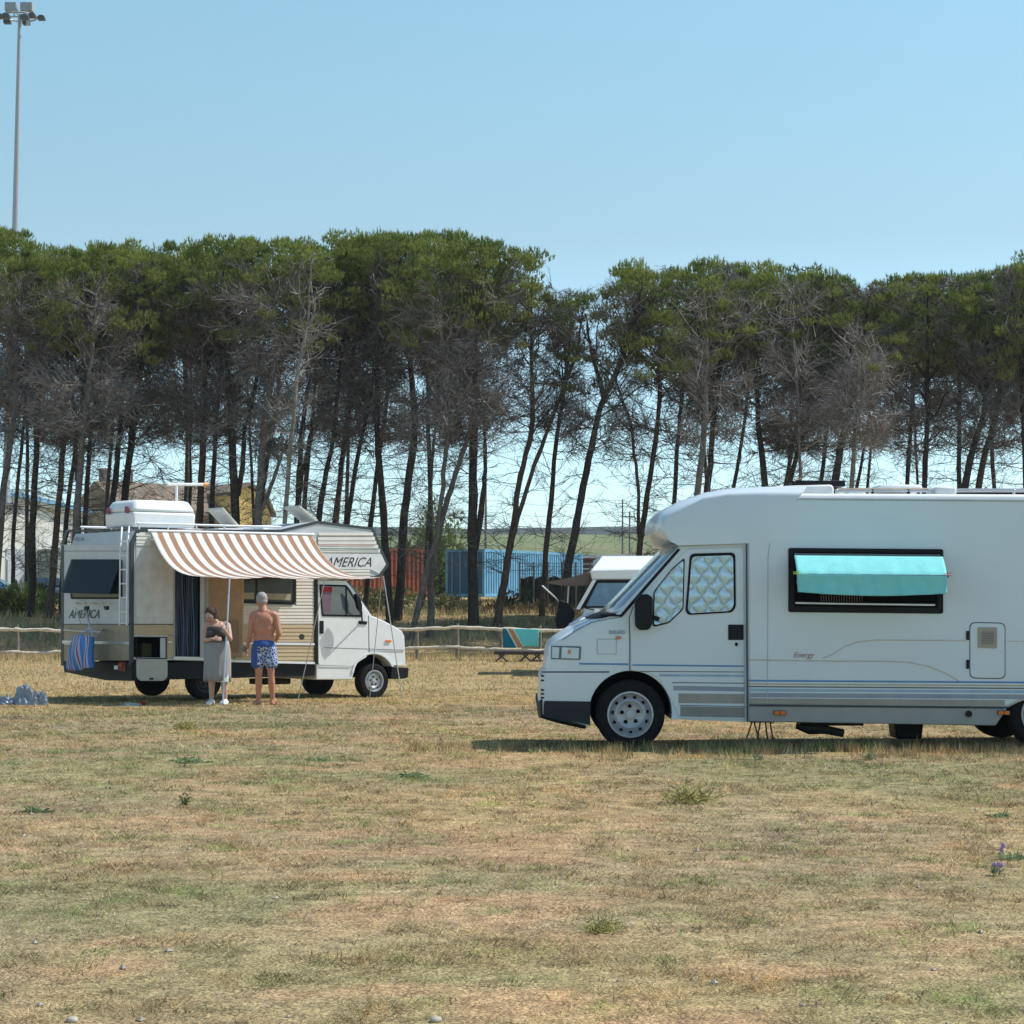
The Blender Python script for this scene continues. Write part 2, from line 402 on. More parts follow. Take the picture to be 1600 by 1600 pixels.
# ------------------------------------------------------------------ grass
def grass_mesh(name, x, y, h, wd, lean, rng, mm, tint=None):
    n = len(x); z = ground_z(x, y)-.004
    a = rng.uniform(0, 2*pi, n); dx = np.cos(a)*lean*h; dy = np.sin(a)*lean*h
    b = rng.uniform(0, pi, n); wx = np.cos(b)*wd/2; wy = np.sin(b)*wd/2
    V = np.empty((n, 3, 3)); hz = h/np.sqrt(1+lean**2); s = 1/np.sqrt(1+lean**2)
    V[:, 0] = np.stack([x-wx, y-wy, z], -1); V[:, 1] = np.stack([x+wx, y+wy, z], -1); V[:, 2] = np.stack([x+dx*s, y+dy*s, z+hz], -1)
    C = ground_color(x, y)*1.0
    r = rng.uniform(0, 1, n)[:, None]
    C = np.where(r < .34, C*1.35+.03, np.where(r < .50, C*.55, C)); C = C*rng.uniform(.8, 1.2, (n, 1))
    f1 = vn(x/.07, y/.10, 201)[:, None]; f2 = vn(x/.16, y/.2, 207)[:, None]; C = C*(.30+1.4*f1)
    C = np.where(f2 > .70, C*np.array([.72, .98, .66]), np.where(f2 < .26, C*np.array([1.12, .96, .86]), C))
    if tint is not None: C = tint(C, rng)
    C = np.repeat(C[:, None], 3, 1).reshape(-1, 3)
    return npmesh(name, V.reshape(-1, 3), np.arange(n*3).reshape(-1, 3), mm, color=C)
grass_m = mat('grass_blades', rough=.8, spec=.2, attr='Col', var=.1, scale=3, trans=.3)
rng = np.random.default_rng(4)
def sample(n, y0, y1, pw=2.0, mg=1.6):
    u = rng.uniform(0, 1, n); e = 2-pw
    y = np.exp(np.log(y0)+u*np.log(y1/y0)) if abs(e) < 1e-6 else (y0**e+u*(y1**e-y0**e))**(1/e)
    return rng.uniform(-1, 1, n)*(.2455*y+mg), y
x, y = sample(1200000, 6.8, 42, 1.7)
clump = fbm(x/.25, y/.25, 88, 2); keep = rng.uniform(0, 1, len(x)) < np.clip((clump-.25)*2.6, .3, 1); x = x[keep]; y = y[keep]; clump = clump[keep]
bare = fbm(x/.8+3, y/.55, 33)+np.exp(-((y-12.6)/2.2)**2)*.11*np.clip(.6-x/5, 0, 1.2); keep = rng.uniform(0, 1, len(x)) > np.clip((bare-.60)*5, 0, .55); x = x[keep]; y = y[keep]; clump = clump[keep]
h = rng.uniform(.012, .048, len(x))*(.5+1.1*clump)*(y/9)**.3
g = grass_mesh('grass', x, y, h, rng.uniform(.003, .0075, len(x))*(y/9)**.75, rng.uniform(.7, 4.5, len(x)), rng, grass_m)
tag(g, 'short cropped dry grass over the whole field', 'grass', kind='stuff')
# taller seeding grass under and before the white motorhome, along the fence and round the wheels
def band(n, x0, x1, y0, y1, h0, h1, w0=.006, name='tall_grass', label='', lean=.7, tint=None):
    x = rng.uniform(x0, x1, n); y = rng.uniform(y0, y1, n)
    c = fbm(x/.3, y/.3, 99, 2); k = rng.uniform(0, 1, n) < np.clip((c-.35)*3, .05, 1); x = x[k]; y = y[k]; m = len(x)
    o = grass_mesh(name, x, y, rng.uniform(h0, h1, m), rng.uniform(w0*.6, w0*1.5, m), rng.uniform(.1, lean, m), rng, grass_m, tint)
    return tag(o, label, 'grass', kind='stuff')
band(15000, -1.0, 6.5, 20.0, 21.3, .05, .14, label='taller seeding grass in the shade of the big white motorhome')
band(6000, .8, 6.5, 19.4, 20.5, .04, .12, name='verge_grass', label='loose dry grass stems in front of the big white motorhome')
band(150000, -19, 19, 41, 74, .03, .12, .016, name='field_grass', label='thin gold straw between the campers and the pole fence', lean=2.5)
band(26000, -22, 22, 70.5, 79, .12, .42, .018, name='fence_grass', label='grey green grass growing along the pole fence', tint=lambda C, r: C*1.2)
band(30000, -24, 24, 78.5, 86, .12, .45, .025, name='bank_grass', label='dry grass on the bank below the pines', tint=lambda C, r: C*1.15)
band(26000, -30, 30, 90, 122, .2, .6, .04, name='far_grass', label='golden grass behind the pines before the containers')

# ------------------------------------------------------------------ weeds
leaf_m = mat('leaf_mixed', rough=.7, spec=.3, attr='Col', var=.15, scale=4, trans=.3)
def weed(px, Y, kind, label, size=1.0, seed=0):
    r = np.random.default_rng(seed+500); p = on(px, Y); p.z = float(ground_z(p.x, p.y))
    n = {'tuft': 260, 'rosette': 70, 'stem': 60, 'thistle': 70}[kind]
    cc = {'tuft': (.30, .28, .09), 'rosette': (.22, .27, .13), 'stem': (.12, .16, .06), 'thistle': (.24, .26, .14)}[kind]
    d = unit(r, n); d[:, 2] = abs(d[:, 2])*{'tuft': .8, 'rosette': .35, 'stem': 1.2, 'thistle': 1.5}[kind]+.1; d /= np.linalg.norm(d, axis=1)[:, None]
    rad = {'tuft': .16, 'rosette': .12, 'stem': .04, 'thistle': .08}[kind]*size
    org = r.normal(0, rad*.6, (n, 3)); org[:, 2] = abs(org[:, 2])*{'tuft': .5, 'rosette': .1, 'stem': 2.5, 'thistle': 1.2}[kind]
    L = r.uniform(.5, 1.2, n)*{'tuft': .10, 'rosette': .12, 'stem': .06, 'thistle': .12}[kind]*size
    pts = grow(r, org, d, L, 4, .15, -.1); wd = np.array([.5, 1, .8, .05])[None]*r.uniform(.6, 1.3, (n, 1))*{'tuft': .012, 'rosette': .024, 'stem': .016, 'thistle': .014}[kind]*size
    V, Fc = ribbons(r, pts, wd); C = np.repeat(np.array(cc)[None]*r.uniform(.6, 1.4, (n, 1)), 8, 0)
    o = npmesh('weed', V, Fc, leaf_m, color=C); o.location = p
    tag(o, label, 'weed')
    if 'mauve' in label:
        for k in range(3):
            c = Vector((r.uniform(-.1, .1), r.uniform(-.05, .05), r.uniform(.10, .15)))*size
            tube('flower_head', [c-Vector((0, 0, .012)), c, c+Vector((0, 0, .014))], [.006, .013, .010], mat('flower_mauve', (.40, .26, .44), .7), o, 6)
def ydist(py):   # distance at which flat field shows at this row
    a, b = 6.0, 70.0
    for _ in range(40):
        m = (a+b)/2; q = F*(EYE-float(zg(m)))/m
        if 945+q > py: a = m
        else: b = m
    return a
for i, (px, py, kd, sz, lb) in enumerate([
    (1077, 1254, 'tuft', 1.0, 'yellow green rounded weed tuft below the front wheel of the big motorhome'),
    (290, 1138, 'tuft', 1.0, 'yellow green weed tuft below the barefoot couple beside the awning pole'),
    (648, 1214, 'rosette', 1.2, 'flat dark green weed rosette in the middle of the field'),
    (291, 1258, 'stem', 1.0, 'single short upright dark green weed stem on the left'),
    (297, 1196, 'rosette', 1.2, 'green weed patch left of centre below the old camper'),
    (1185, 1190, 'thistle', .7, 'small upright green weed just under the cab door of the big motorhome'),
    (1356, 1188, 'thistle', .8, 'upright green weed under the long window of the big motorhome'),
    (1551, 1362, 'thistle', .62, 'weed with small mauve flower heads at the right edge'),
    (63, 1266, 'rosette', .9, 'grey green weed at the far left of the field'),
    (1560, 1274, 'rosette', .7, 'dark little weed on bare straw near the right edge'),
    (940, 1450, 'tuft', .5, 'bright green grass tuft right of centre near the bottom'),
    (1575, 1335, 'rosette', .8, 'green weed leaves at the right frame edge above the mauve flowers'),
    (500, 1190, 'rosette', .8, 'small pale green weed between the two left weed patches and the centre')]):
    weed(px, ydist(py), kd, lb, sz*(.85 if kd == 'tuft' else .68), i)
rng2 = np.random.default_rng(77)
V = []; Fc = []
for k in range(150):
    Y = float(np.exp(rng2.uniform(np.log(7), np.log(30)))); X = rng2.uniform(-1, 1)*(.25*Y+1); r_ = rng2.uniform(.006, .022)
    c = Vector((X, Y, float(ground_z(X, Y))+r_*.2)); b = len(V)
    for q in ((1, 0, 0), (0, 1, 0), (-1, 0, 0), (0, -1, 0), (0, 0, .7), (0, 0, -.6)):
        V.append(c+Vector(q)*r_*rng2.uniform(.6, 1.3))
    for i in range(4): Fc += [(b+i, b+(i+1) % 4, b+4), (b+(i+1) % 4, b+i, b+5)]
tag(pymesh('pebbles', V, Fc, mat('pebble_stone', (.34, .30, .24), .9, var=.3)), 'small pale stones scattered through the dry grass', 'pebbles', kind='stuff')
for px, py, s_, lb in ((119, 1583, .022, 'pale fist sized stone near the bottom left corner'), (682, 1588, .022, 'pale stone at the bottom edge left of centre')):
    Y = ydist(py); p = on(px, Y); bm = bmesh.new(); bmesh.ops.create_icosphere(bm, subdivisions=3, radius=s_)
    for v in bm.verts: v.co *= 1+.25*(float(vn(v.co.x*60+px, v.co.y*60+v.co.z*40, 3))-.5); v.co.z *= .65
    me = bpy.data.meshes.new('stone'); bm.to_mesh(me); bm.free(); o = link('stone', me, mat('pale_stone', (.42, .38, .31), .9, var=.2, scale=30)); o.location = (p.x, p.y, float(ground_z(p.x, p.y))+s_*.3)
    tag(o, lb, 'stone')

# ================================================================== PINES
SKX = [-300, -60, 0, 30, 45, 80, 110, 140, 170, 200, 222, 236, 260, 300, 330, 380, 410, 450, 480, 500, 520, 560, 600, 640, 680, 710, 740, 770, 800, 830, 858, 862, 880, 905, 925, 942, 955, 975, 1000, 1030, 1060, 1090, 1120, 1150, 1180, 1210, 1240, 1275, 1300, 1330, 1350, 1375, 1400, 1450, 1500, 1540, 1570, 1582, 1620, 1700, 1900]
SKY_ = [372, 365, 350, 350, 372, 374, 379, 380, 368, 370, 378, 388, 376, 372, 366, 361, 368, 360, 368, 372, 357, 355, 352, 357, 355, 354, 359, 366, 375, 376, 388, 436, 446, 440, 432, 428, 402, 400, 401, 412, 416, 401, 402, 398, 408, 406, 412, 411, 415, 433, 442, 432, 426, 420, 421, 417, 415, 396, 396, 400, 410]
def skyz(x, Y):
    px = 800+F*np.asarray(x)/Y
    py = np.interp(px, SKX, SKY_)+6
    t = (800-py)/F; c, s = cos(PITCH), sin(PITCH)
    return EYE+Y*(s+c*t)/(c-s*t)
def yz(py, Y): return at(800, py, Y).z
bark_m = mat('pine_bark', rough=.95, spec=.1, attr='Col', var=.35, scale=7, bump=.8, bscale=18)
twig_m = mat('dead_twigs', rough=.95, spec=.05, attr='Col', var=.2, scale=1.2)
need_m = mat('pine_needles', rough=.7, spec=.3, attr='Col', var=.2, scale=1.0, trans=.42)
DARKB = (.05, .042, .037); GREYB = (.135, .122, .112); REDB = (.085, .060, .048)
def pine(Y, paths, rad, bark, label, seed, cw=2.3, top=None, nclump=66, twig=1.0, lowb=1.0, green=1.0, group=None, base_py=500, tww=1.0, bare=False, palet=0.):
    r = np.random.default_rng(seed); rad *= .88
    mainp = paths[0]
    root = empty('pine_tree', (at(mainp[0][0], 900, Y).x, Y, float(ground_z(at(mainp[0][0], 900, Y).x, Y))))
    O = np.array(root.location)
    tag(root, label, 'pine tree', group or 'pines along the edge of the field')
    # trunk(s)
    parts = []; skeleton = None
    for j, pth in enumerate(paths):
        P = [np.array(at(a, b, Y))-O for a, b in pth]
        if j == 0: P[0][2] = -.3; P[0][0] = 0
        P = np.array(P); 
        # smooth resample with kinks
        s = np.linspace(0, len(P)-1, 6*(len(P)-1)+1); Q = np.stack([np.interp(s, range(len(P)), P[:, k]) for k in range(3)], -1)
        Q[1:-1] = (Q[:-2]+Q[1:-1]*2+Q[2:])/4; amp = .02
        ww = np.cumsum(r.normal(0, amp, Q.shape), 0); ww -= np.linspace(0, 1, len(Q))[:, None]*ww[-1]; ww[:, 2] = 0; Q = Q+ww
        if j == 0: skeleton = Q
        rr = (rad if j == 0 else rad*.62)*np.interp(np.linspace(0, 1, len(Q)), [0, .06, .3, .8, 1], [1.3, 1.02, .9, .55, .25] if j == 0 else [1, .95, .85, .5, .25])
        rr = rr*(1+r.normal(0, .03, len(rr)))
        v, f = tubes3(Q[None], rr[None], 9); v = v+r.normal(0, rad*.045, v.shape)
        parts.append((v, f, np.array(bark)*r.uniform(.8, 1.2, (len(v), 1))))
    V, Fc, C = merge(parts)
    npmesh('trunk', V, Fc, bark_m, root, color=C, smooth=True)
    # dead limbs
    zt = skeleton[:, 2]; ztop = zt[-1]
    zlo = yz(905, Y)-O[2]; zmid = yz(690, Y)-O[2]; zhi = yz(base_py, Y)-O[2]
    def onsk(z):
        return np.stack([np.interp(z, zt, skeleton[:, 0]), np.interp(z, zt, skeleton[:, 1]), z], -1)
    n1 = int(26*lowb); n2 = int(34*max(twig, .5))
    z1 = r.uniform(zlo, zmid, n1); z2 = zmid-.5+(max(zhi+1.0, zmid+.5)-zmid+.5)*r.uniform(0, 1, n2)
    z1 = np.minimum(z1, ztop-.2); z2 = np.minimum(z2, ztop-.05)
    zz = np.concatenate([z1, z2]); n = n1+n2; a = r.uniform(0, 2*pi, n)
    el = np.concatenate([r.uniform(-.15, .55, n1), r.uniform(-.1, .85, n2)])
    d = np.stack([np.cos(a)*np.cos(el), np.sin(a)*np.cos(el), np.sin(el)], -1)
    L = np.concatenate([r.uniform(.6, 2.7, n1)*np.clip((z1-zlo)/(zmid-zlo)+.45, 0, 1.2), r.uniform(1.1, 2.4, n2)*min(cw, 3.1)/2.3])
    pts = grow(r, onsk(zz), d, L, 7, .13, .035)
    rb = np.concatenate([r.uniform(.011, .028, n1), r.uniform(.014, .034, n2)])*(rad/.17)**.5
    rad_ = rb[:, None]*np.linspace(1, .3, 7)[None]
    tw_c = np.array([.158, .144, .138])*(1+.0*palet)+palet*np.array([.14, .125, .115])
    parts = []
    v, f = tubes3(pts, rad_, 3); parts.append((v, f, np.array(bark)*.9+.01+tw_c*.25))
    def subs(par, cnt, Lr, wd, jit, up, c, spread=.9):
        K = par.shape[1]; bi = np.repeat(np.arange(len(par)), cnt); m = len(bi)
        if m == 0: return None
        s = r.uniform(.2, 1, m)*(K-1); i0 = np.minimum(s.astype(int), K-2); fr = (s-i0)[:, None]
        org = par[bi, i0]*(1-fr)+par[bi, i0+1]*fr; dd = par[bi, i0+1]-par[bi, i0]; dd /= np.linalg.norm(dd, axis=1)[:, None]+1e-9
        dd = dd+unit(r, m)*spread; dd /= np.linalg.norm(dd, axis=1)[:, None]
        LL = r.uniform(*Lr, m); p = grow(r, org, dd, LL, 3, jit, up)
        v, f = ribbons(r, p, wd*r.uniform(.6, 1.4, (m, 1))*np.array([[1, .8, .35]]))
        cc = np.repeat(np.asarray(c)[None]*r.uniform(.6, 1.45, (m, 1)), 6, 0)
        parts.append((v, f, cc)); return p
    s1 = subs(pts[:n1], int(11*lowb), (.25, 1.05), .016, .2, .02, tw_c*.75)
    if s1 is not None: subs(s1, 1, (.15, .5), .010, .25, .03, tw_c*.8)
    s2 = subs(pts[n1:], int(30*twig), (.35, 1.1), .024*tww, .22, .05, tw_c)
    if s2 is not None and twig > .3: subs(s2, int(round(3*min(twig, 1.2))), (.2, .7), .018*tww, .3, .05, tw_c*1.1)
    V, Fc, C = merge(parts)
    V[:, 2] = np.minimum(V[:, 2], skyz(V[:, 0]+O[0], Y)-O[2]-.25+.5*vn(V[:, 0]*3, V[:, 1]*3, seed)-.35)
    npmesh('dead_branches', V, Fc, twig_m, root, color=C)
    if bare: return root
    # living crown: many clumps, each of upright needle tufts
    cx, cy = skeleton[-1, 0], skeleton[-1, 1]
    nc = nclump; rr = np.sqrt(r.uniform(0, 1, nc))*cw; aa = r.uniform(0, 2*pi, nc)
    X = cx+rr*np.cos(aa); Yc = cy+rr*np.sin(aa)*.8
    zs = skyz(X+O[0], Y)-O[2]
    if top is not None: zs = np.minimum(zs, yz(top, Y)-O[2])
    dep = r.uniform(0, 1, nc)**1.15*(3.7*green)
    dome = .55*(rr/cw)**2.5
    Z = zs-.22-dome-dep+(r.uniform(0, 1, nc) < .3)*(dep < .5)*.12
    cr = r.uniform(.17, .44, nc)
    tone = r.uniform(0, 1, nc)
    lowk = np.clip(dep/3.2, 0, 1)
    T = 52; m = nc*T
    ci = np.repeat(np.arange(nc), T)
    u = unit(r, m); u[:, 2] = u[:, 2]*.75+.18
    pos = np.stack([X, Yc, Z], -1)[ci]+u*(cr[ci]*r.uniform(.55, 1.05, m))[:, None]*np.array([1.2, 1.2, .75])
    td = u*.6+np.array([0, 0, .95])+r.normal(0, .25, (m, 3)); td /= np.linalg.norm(td, axis=1)[:, None]
    up_ = (u[:, 2] > .35) & (r.uniform(0, 1, m) < .45); td[up_] = td[up_]*.25+np.array([0, 0, 1.]); td /= np.linalg.norm(td, axis=1)[:, None]
    q = 6; M = m*q; ti = np.repeat(np.arange(m), q)
    nd = td[ti]+unit(r, M)*np.where(up_[ti], .28, .62)[:, None]; nd /= np.linalg.norm(nd, axis=1)[:, None]
    ln = r.uniform(.10, .20, M)*np.where(up_[ti], 1.55, 1.0); side = np.cross(nd, unit(r, M)); side /= np.linalg.norm(side, axis=1)[:, None]; wd = r.uniform(.011, .024, M)
    V = np.empty((M, 3, 3)); base = pos[ti]-nd*ln[:, None]*.2
    V[:, 0] = base+side*wd[:, None]*.9; V[:, 1] = base-side*wd[:, None]*.9; V[:, 2] = base+nd*ln[:, None]
    gA = np.array([.098, .152, .028]); gB = np.array([.285, .325, .070]); gC = np.array([.27, .24, .12])
    tn = tone[ci][ti][:, None]; lk = (lowk[ci][ti]*.75)[:, None]*(r.uniform(.2, 1, (M, 1)))
    Cc = (gA*(1-tn)+gB*tn)*(1-lk)+gC*.8*lk; Cc = Cc*r.uniform(.7, 1.35, (M, 1))
    C = np.repeat(Cc[:, None], 3, 1).reshape(-1, 3)
    npmesh('crown', V.reshape(-1, 3), np.arange(M*3).reshape(-1, 3), need_m, root, color=C)
    # live limbs carrying the clumps
    k = min(nc, 16); org = onsk(np.clip(Z[:k]-r.uniform(1.2, 2.2, k), zmid, ztop-.1)); tgt = np.stack([X, Yc, Z], -1)[:k]
    t = np.linspace(0, 1, 5)[None, :, None]; P = org[:, None]*(1-t)+tgt[:, None]*t; P[:, 1:-1] += r.normal(0, .1, P[:, 1:-1].shape)
    v, f = tubes3(P, (.045*np.linspace(1, .3, 5))[None].repeat(k, 0), 3)
    npmesh('limbs', v, f, bark_m, root, color=np.broadcast_to(np.array(bark), (len(v), 3)))
    return root

T = [
 # Y, [paths], radius, bark, label, opts
 (82, [[(-10, 960), (2, 783), (26, 627), (30, 430)]], .17, GREYB, 'leaning pine trunk cut by the left edge of the photo', {}),
 (85, [[(48, 970), (52, 830), (63, 600), (60, 430)]], .18, DARKB, 'dark straight pine in front of the white gabled building', dict()),
 (84, [[(78, 975), (84, 830), (100, 611), (105, 440)]], .17, REDB, 'brown pine just left of the old camper, behind its rear', {}),
 (86, [[(96, 960), (101, 830), (120, 674), (150, 450)]], .13, DARKB, 'thin dark pine rising behind the rear corner of the old camper', {}),
 (81, [[(110, 960), (118, 825), (130, 650), (145, 540), (150, 450)], [(140, 560), (118, 510), (100, 490)]], .17, GREYB, 'grey pine trunk with curved upper fork above the rear of the old camper', dict(palet=.35)),
 (87, [[(122, 960), (132, 815), (145, 650), (180, 450)]], .14, DARKB, 'thin dark pine tight to the right of the grey forked trunk', {}),
 (85, [[(158, 965), (173, 805), (190, 640), (200, 440)]], .17, DARKB, 'left stem of the dark close pair left of the roof box', {}),
 (85.6, [[(180, 965), (193, 790), (216, 600), (240, 440)]], .19, DARKB, 'right stem of the dark close pair behind the roof box', {}),
 (88, [[(288, 960), (291, 780), (293, 620), (285, 440)]], .13, GREYB, 'slim grey pine in front of the brown roofed building', {}),
 (84, [[(306, 965), (313, 800), (320, 640), (330, 440)]], .19, REDB, 'thick pine behind the television aerial of the old camper', {}),
 (86, [[(326, 960), (332, 800), (340, 650), (355, 440)]], .15, DARKB, 'dark pine directly left of the yellow gable', {}),
 (83, [[(366, 965), (370, 780), (360, 620), (350, 440)], [(371, 775), (380, 700), (400, 600), (425, 480)]], .21, DARKB, 'dark pine forked low in a Y before the yellow gable', {}),
 (81, [[(400, 965), (404, 800), (418, 640), (432, 540), (430, 440)], [(404, 808), (430, 740), (448, 690)]], .18, GREYB, 'stout grey pine with low right fork right of the yellow gable', dict(palet=.2)),
 (78.5, [[(436, 968), (445, 790), (463, 590), (482, 500), (485, 440)]], .105, (.23, .21, .19), 'slender pale bare dead pine above the side window of the old camper', dict(twig=.45, nclump=5, palet=.6, cw=1.4)),
 (85, [[(460, 960), (465, 800), (470, 680), (500, 440)], [(465, 790), (480, 700), (487, 650)]], .16, DARKB, 'dark pine with low fork behind the open roof hatch of the old camper', {}),
 (84, [[(488, 965), (500, 790), (520, 685), (540, 440)]], .15, DARKB, 'dark pine leaning right, left one of three above the overcab', {}),
 (86, [[(517, 965), (525, 800), (545, 650), (565, 440)]], .17, REDB, 'brown pine leaning right, middle one of three above the overcab', {}),
 (84, [[(524, 965), (542, 810), (573, 650), (600, 440)]], .13, DARKB, 'thin dark pine leaning right, right one of three above the overcab', {}),
 (83, [[(613, 968), (603, 830), (588, 650), (590, 440)]], .19, DARKB, 'thick dark pine leaning left in front of the rust red container', {}),
 (83.6, [[(621, 968), (633, 800), (651, 670), (640, 560), (620, 430)]], .20, DARKB, 'thick dark pine leaning right whose foot meets its left leaning neighbour', {}),
 (80, [[(641, 975), (668, 885), (683, 840), (692, 720), (703, 620), (690, 430)]], .14, GREYB, 'grey pine leaning right between the red and the blue container', dict(palet=.2)),
 (80.6, [[(672, 977), (677, 885), (688, 830), (715, 752), (740, 670), (748, 590), (745, 440)]], .15, GREYB, 'grey pine crossing its leaning neighbour before the dark end of the blue container', dict(palet=.2)),
 (82, [[(741, 975), (737, 800), (738, 640), (745, 520), (740, 420)], [(742, 860), (756, 770), (760, 700), (754, 650)]], .22, DARKB, 'thickest dark upright pine with a thin climbing stem by the corner of the blue container', {}),
 (82, [[(775, 972), (795, 870), (810, 760), (832, 660), (830, 440)], [(800, 850), (838, 725), (868, 640), (900, 560), (912, 480)]], .17, REDB, 'pine splitting low into two long right leaning stems before the blue container', dict(cw=2.0)),
 (84, [[(846, 965), (857, 830), (870, 700), (882, 600), (895, 480)]], .13, REDB, 'thin pine before the right end of the blue container', dict(cw=1.2, nclump=16, green=.6)),
 (82, [[(880, 965), (893, 870), (915, 760), (945, 630), (985, 540), (1000, 460)], [(945, 630), (925, 560), (915, 490)]], .19, DARKB, 'long right leaning dark pine above the awning of the third camper', dict(cw=1.9)),
 (83, [[(1000, 965), (1000, 860), (997, 760), (985, 660), (958, 590), (925, 560)]], .09, REDB, 'very thin crooked pine left of the nose of the big motorhome roof', dict(twig=.3, nclump=7, cw=1.2)),
 (84, [[(990, 965), (1004, 830), (1030, 660), (1035, 440)]], .15, REDB, 'slim brown pine just left of the overcab of the big motorhome', {}),
 (80, [[(1078, 970), (1087, 780), (1100, 640), (1102, 540), (1098, 450)], [(1102, 640), (1070, 590), (1040, 555)]], .16, (.17, .15, .135), 'pale grey half dead pine with forked top over the front of the big motorhome', dict(palet=.45, nclump=44, twig=.8)),
 (84, [[(1095, 970), (1102, 780), (1112, 670), (1140, 440)]], .18, DARKB, 'dark pine close behind the pale half dead one', {}),
 (84, [[(1215, 970), (1197, 760), (1187, 640), (1180, 440)]], .17, DARKB, 'dark pine leaning left over the black roof antenna of the big motorhome', {}),
 (85, [[(1200, 970), (1233, 760), (1264, 640), (1270, 440)]], .15, REDB, 'pine leaning right just right of the black roof antenna', {}),
 (82, [[(1245, 970), (1250, 760), (1247, 640), (1240, 540), (1235, 470)]], .08, (.2, .18, .165), 'thin pale dead pine between two dark ones over the roof antenna', dict(twig=.8, nclump=4, palet=.6, cw=1.5)),
 (86, [[(1277, 970), (1284, 760), (1292, 650), (1300, 440)]], .12, DARKB, 'thin dark upright pine over the long window of the big motorhome', {}),
 (84, [[(1290, 970), (1302, 750), (1320, 680), (1350, 560), (1360, 450)]], .19, DARKB, 'thick curved dark pine over the right half of the long window', {}),
 (80.5, [[(1332, 970), (1333, 755), (1340, 620), (1338, 520)]], .12, (.2, .175, .155), 'light brown dead pine with a broad grey twig head over the roof rail', dict(twig=1.0, nclump=5, palet=.6, cw=1.8, base_py=585)),
 (85, [[(1445, 970), (1445, 760), (1448, 640), (1450, 450)]], .15, DARKB, 'straight dark pine standing alone over the service hatch', {}),
 (84, [[(1495, 970), (1510, 755), (1540, 640), (1550, 450)]], .19, DARKB, 'left stem of the dark pair near the right edge of the photo', {}),
 (84.6, [[(1512, 970), (1530, 755), (1557, 650), (1585, 440)]], .18, REDB, 'right stem of the dark pair near the right edge of the photo', {}),
 (83, [[(1612, 970), (1604, 755), (1598, 640), (1600, 440)]], .17, DARKB, 'dark pine at the very right edge of the photo', {}),
]
for i, (Y, P, rad, bk_, lb, kw) in enumerate(T): pine(Y, P, rad, bk_, lb, 100+i, **kw)
BK = np.random.default_rng(12)
bx = list(range(-70, 860, 92))+[962]+list(range(1035, 1700, 92))
for i, px in enumerate(bx):
    px = px+BK.uniform(-14, 14); Y = BK.uniform(91, 97)
    if 765 < px < 985: continue
    ln = BK.uniform(-14, 44); tp = px+ln*1.3
    if 850 < tp < 945: tp = 840 if tp < 895 else 955
    pine(Y, [[(px, 960), (px+ln*.3, 790), (px+ln, 620), (tp, 440)]], BK.uniform(.10, .155), DARKB, 'dark pine of the row standing behind the front pines', 300+i, twig=1.0, tww=1.4, lowb=1.0, nclump=100, green=1.1, group='pines of the rear row', cw=3.3)
bx = list(range(-60, 850, 118))+list(range(985, 1700, 118))
for i, px in enumerate(bx):
    px = px+BK.uniform(-18, 18); Y = BK.uniform(101, 108)
    if 740 < px < 1000: continue
    ln = BK.uniform(-20, 36); tp = px+ln
    if 835 < tp < 960: tp = 825 if tp < 895 else 972
    pine(Y, [[(px, 955), (px+ln*.3, 790), (tp, 600), (tp, 450)]], BK.uniform(.09, .14), DARKB, 'dark pine of the farthest row, filling gaps below the crowns', 400+i, twig=1.0, tww=1.8, lowb=.9, nclump=110, green=1.3, group='pines of the farthest row', cw=4.0)

# ------------------------------------------------------------------ bushes
def bush(name, c, rad, n, size, c0, c1, label, cat='bush', seed=0, stems=True, kind=None):
    r = np.random.default_rng(seed+900); root = empty(name, c); tag(root, label, cat, kind=kind)
    m = max(6, n//90); u0 = unit(r, m)*r.uniform(.3, .85, (m, 1)); u0[:, 2] = abs(u0[:, 2])
    ci = r.integers(0, m, n); u = unit(r, n)
    pos = (u0[ci]+u*r.uniform(.15, .38, (n, 1)))*np.array(rad); pos[:, 2] = np.maximum(pos[:, 2], .02)
    d = u+np.array([0, 0, .6])+r.normal(0, .3, (n, 3)); d /= np.linalg.norm(d, axis=1)[:, None]
    L = size*r.uniform(.6, 1.4, n); P = grow(r, pos, d, L, 3, .15, -.05)
    V, Fc = ribbons(r, P, size*.42*np.array([[.5, 1, .1]])*r.uniform(.7, 1.3, (n, 1)))
    t = r.uniform(0, 1, m)[ci][:, None]; C = (np.array(c0)*(1-t)+np.array(c1)*t)*r.uniform(.7, 1.3, (n, 1))
    npmesh('foliage', V, Fc, leaf_m, root, color=np.repeat(C, 6, 0))
    P = [[(0, 0, -.1), tuple(u0[k]*np.array(rad)*.5), tuple(u0[k]*np.array(rad))] for k in range(min(m, 7))]
    tubes('stem', [(p, [rad[0]*.03, rad[0]*.02, rad[0]*.01]) for p in P], mat('bush_stem', (.08, .065, .05), .9), root)
    return root
G0, G1 = (.07, .11, .03), (.17, .21, .06)
bush('bush', on(18, 88), (1.7, 1.0, 1.35), 2600, .22, G0, G1, 'yellow green bush left of the first tree trunk at the left edge', seed=1)
bush('bush', on(-40, 90), (1.6, 1.0, 1.3), 1500, .22, G0, G1, 'green bush running out of the left edge of the photo', seed=2)
bush('bush', on(58, 90), (.9, .8, 1.5), 1300, .2, (.04, .06, .025), G0, 'darker bush between the two trunks left of the old camper', seed=3)
bush('bush', on(72, 86.5), (.35, .35, 1.0), 500, .2, G1, (.2, .24, .07), 'narrow pale green shoot beside the rear of the old camper', seed=4)
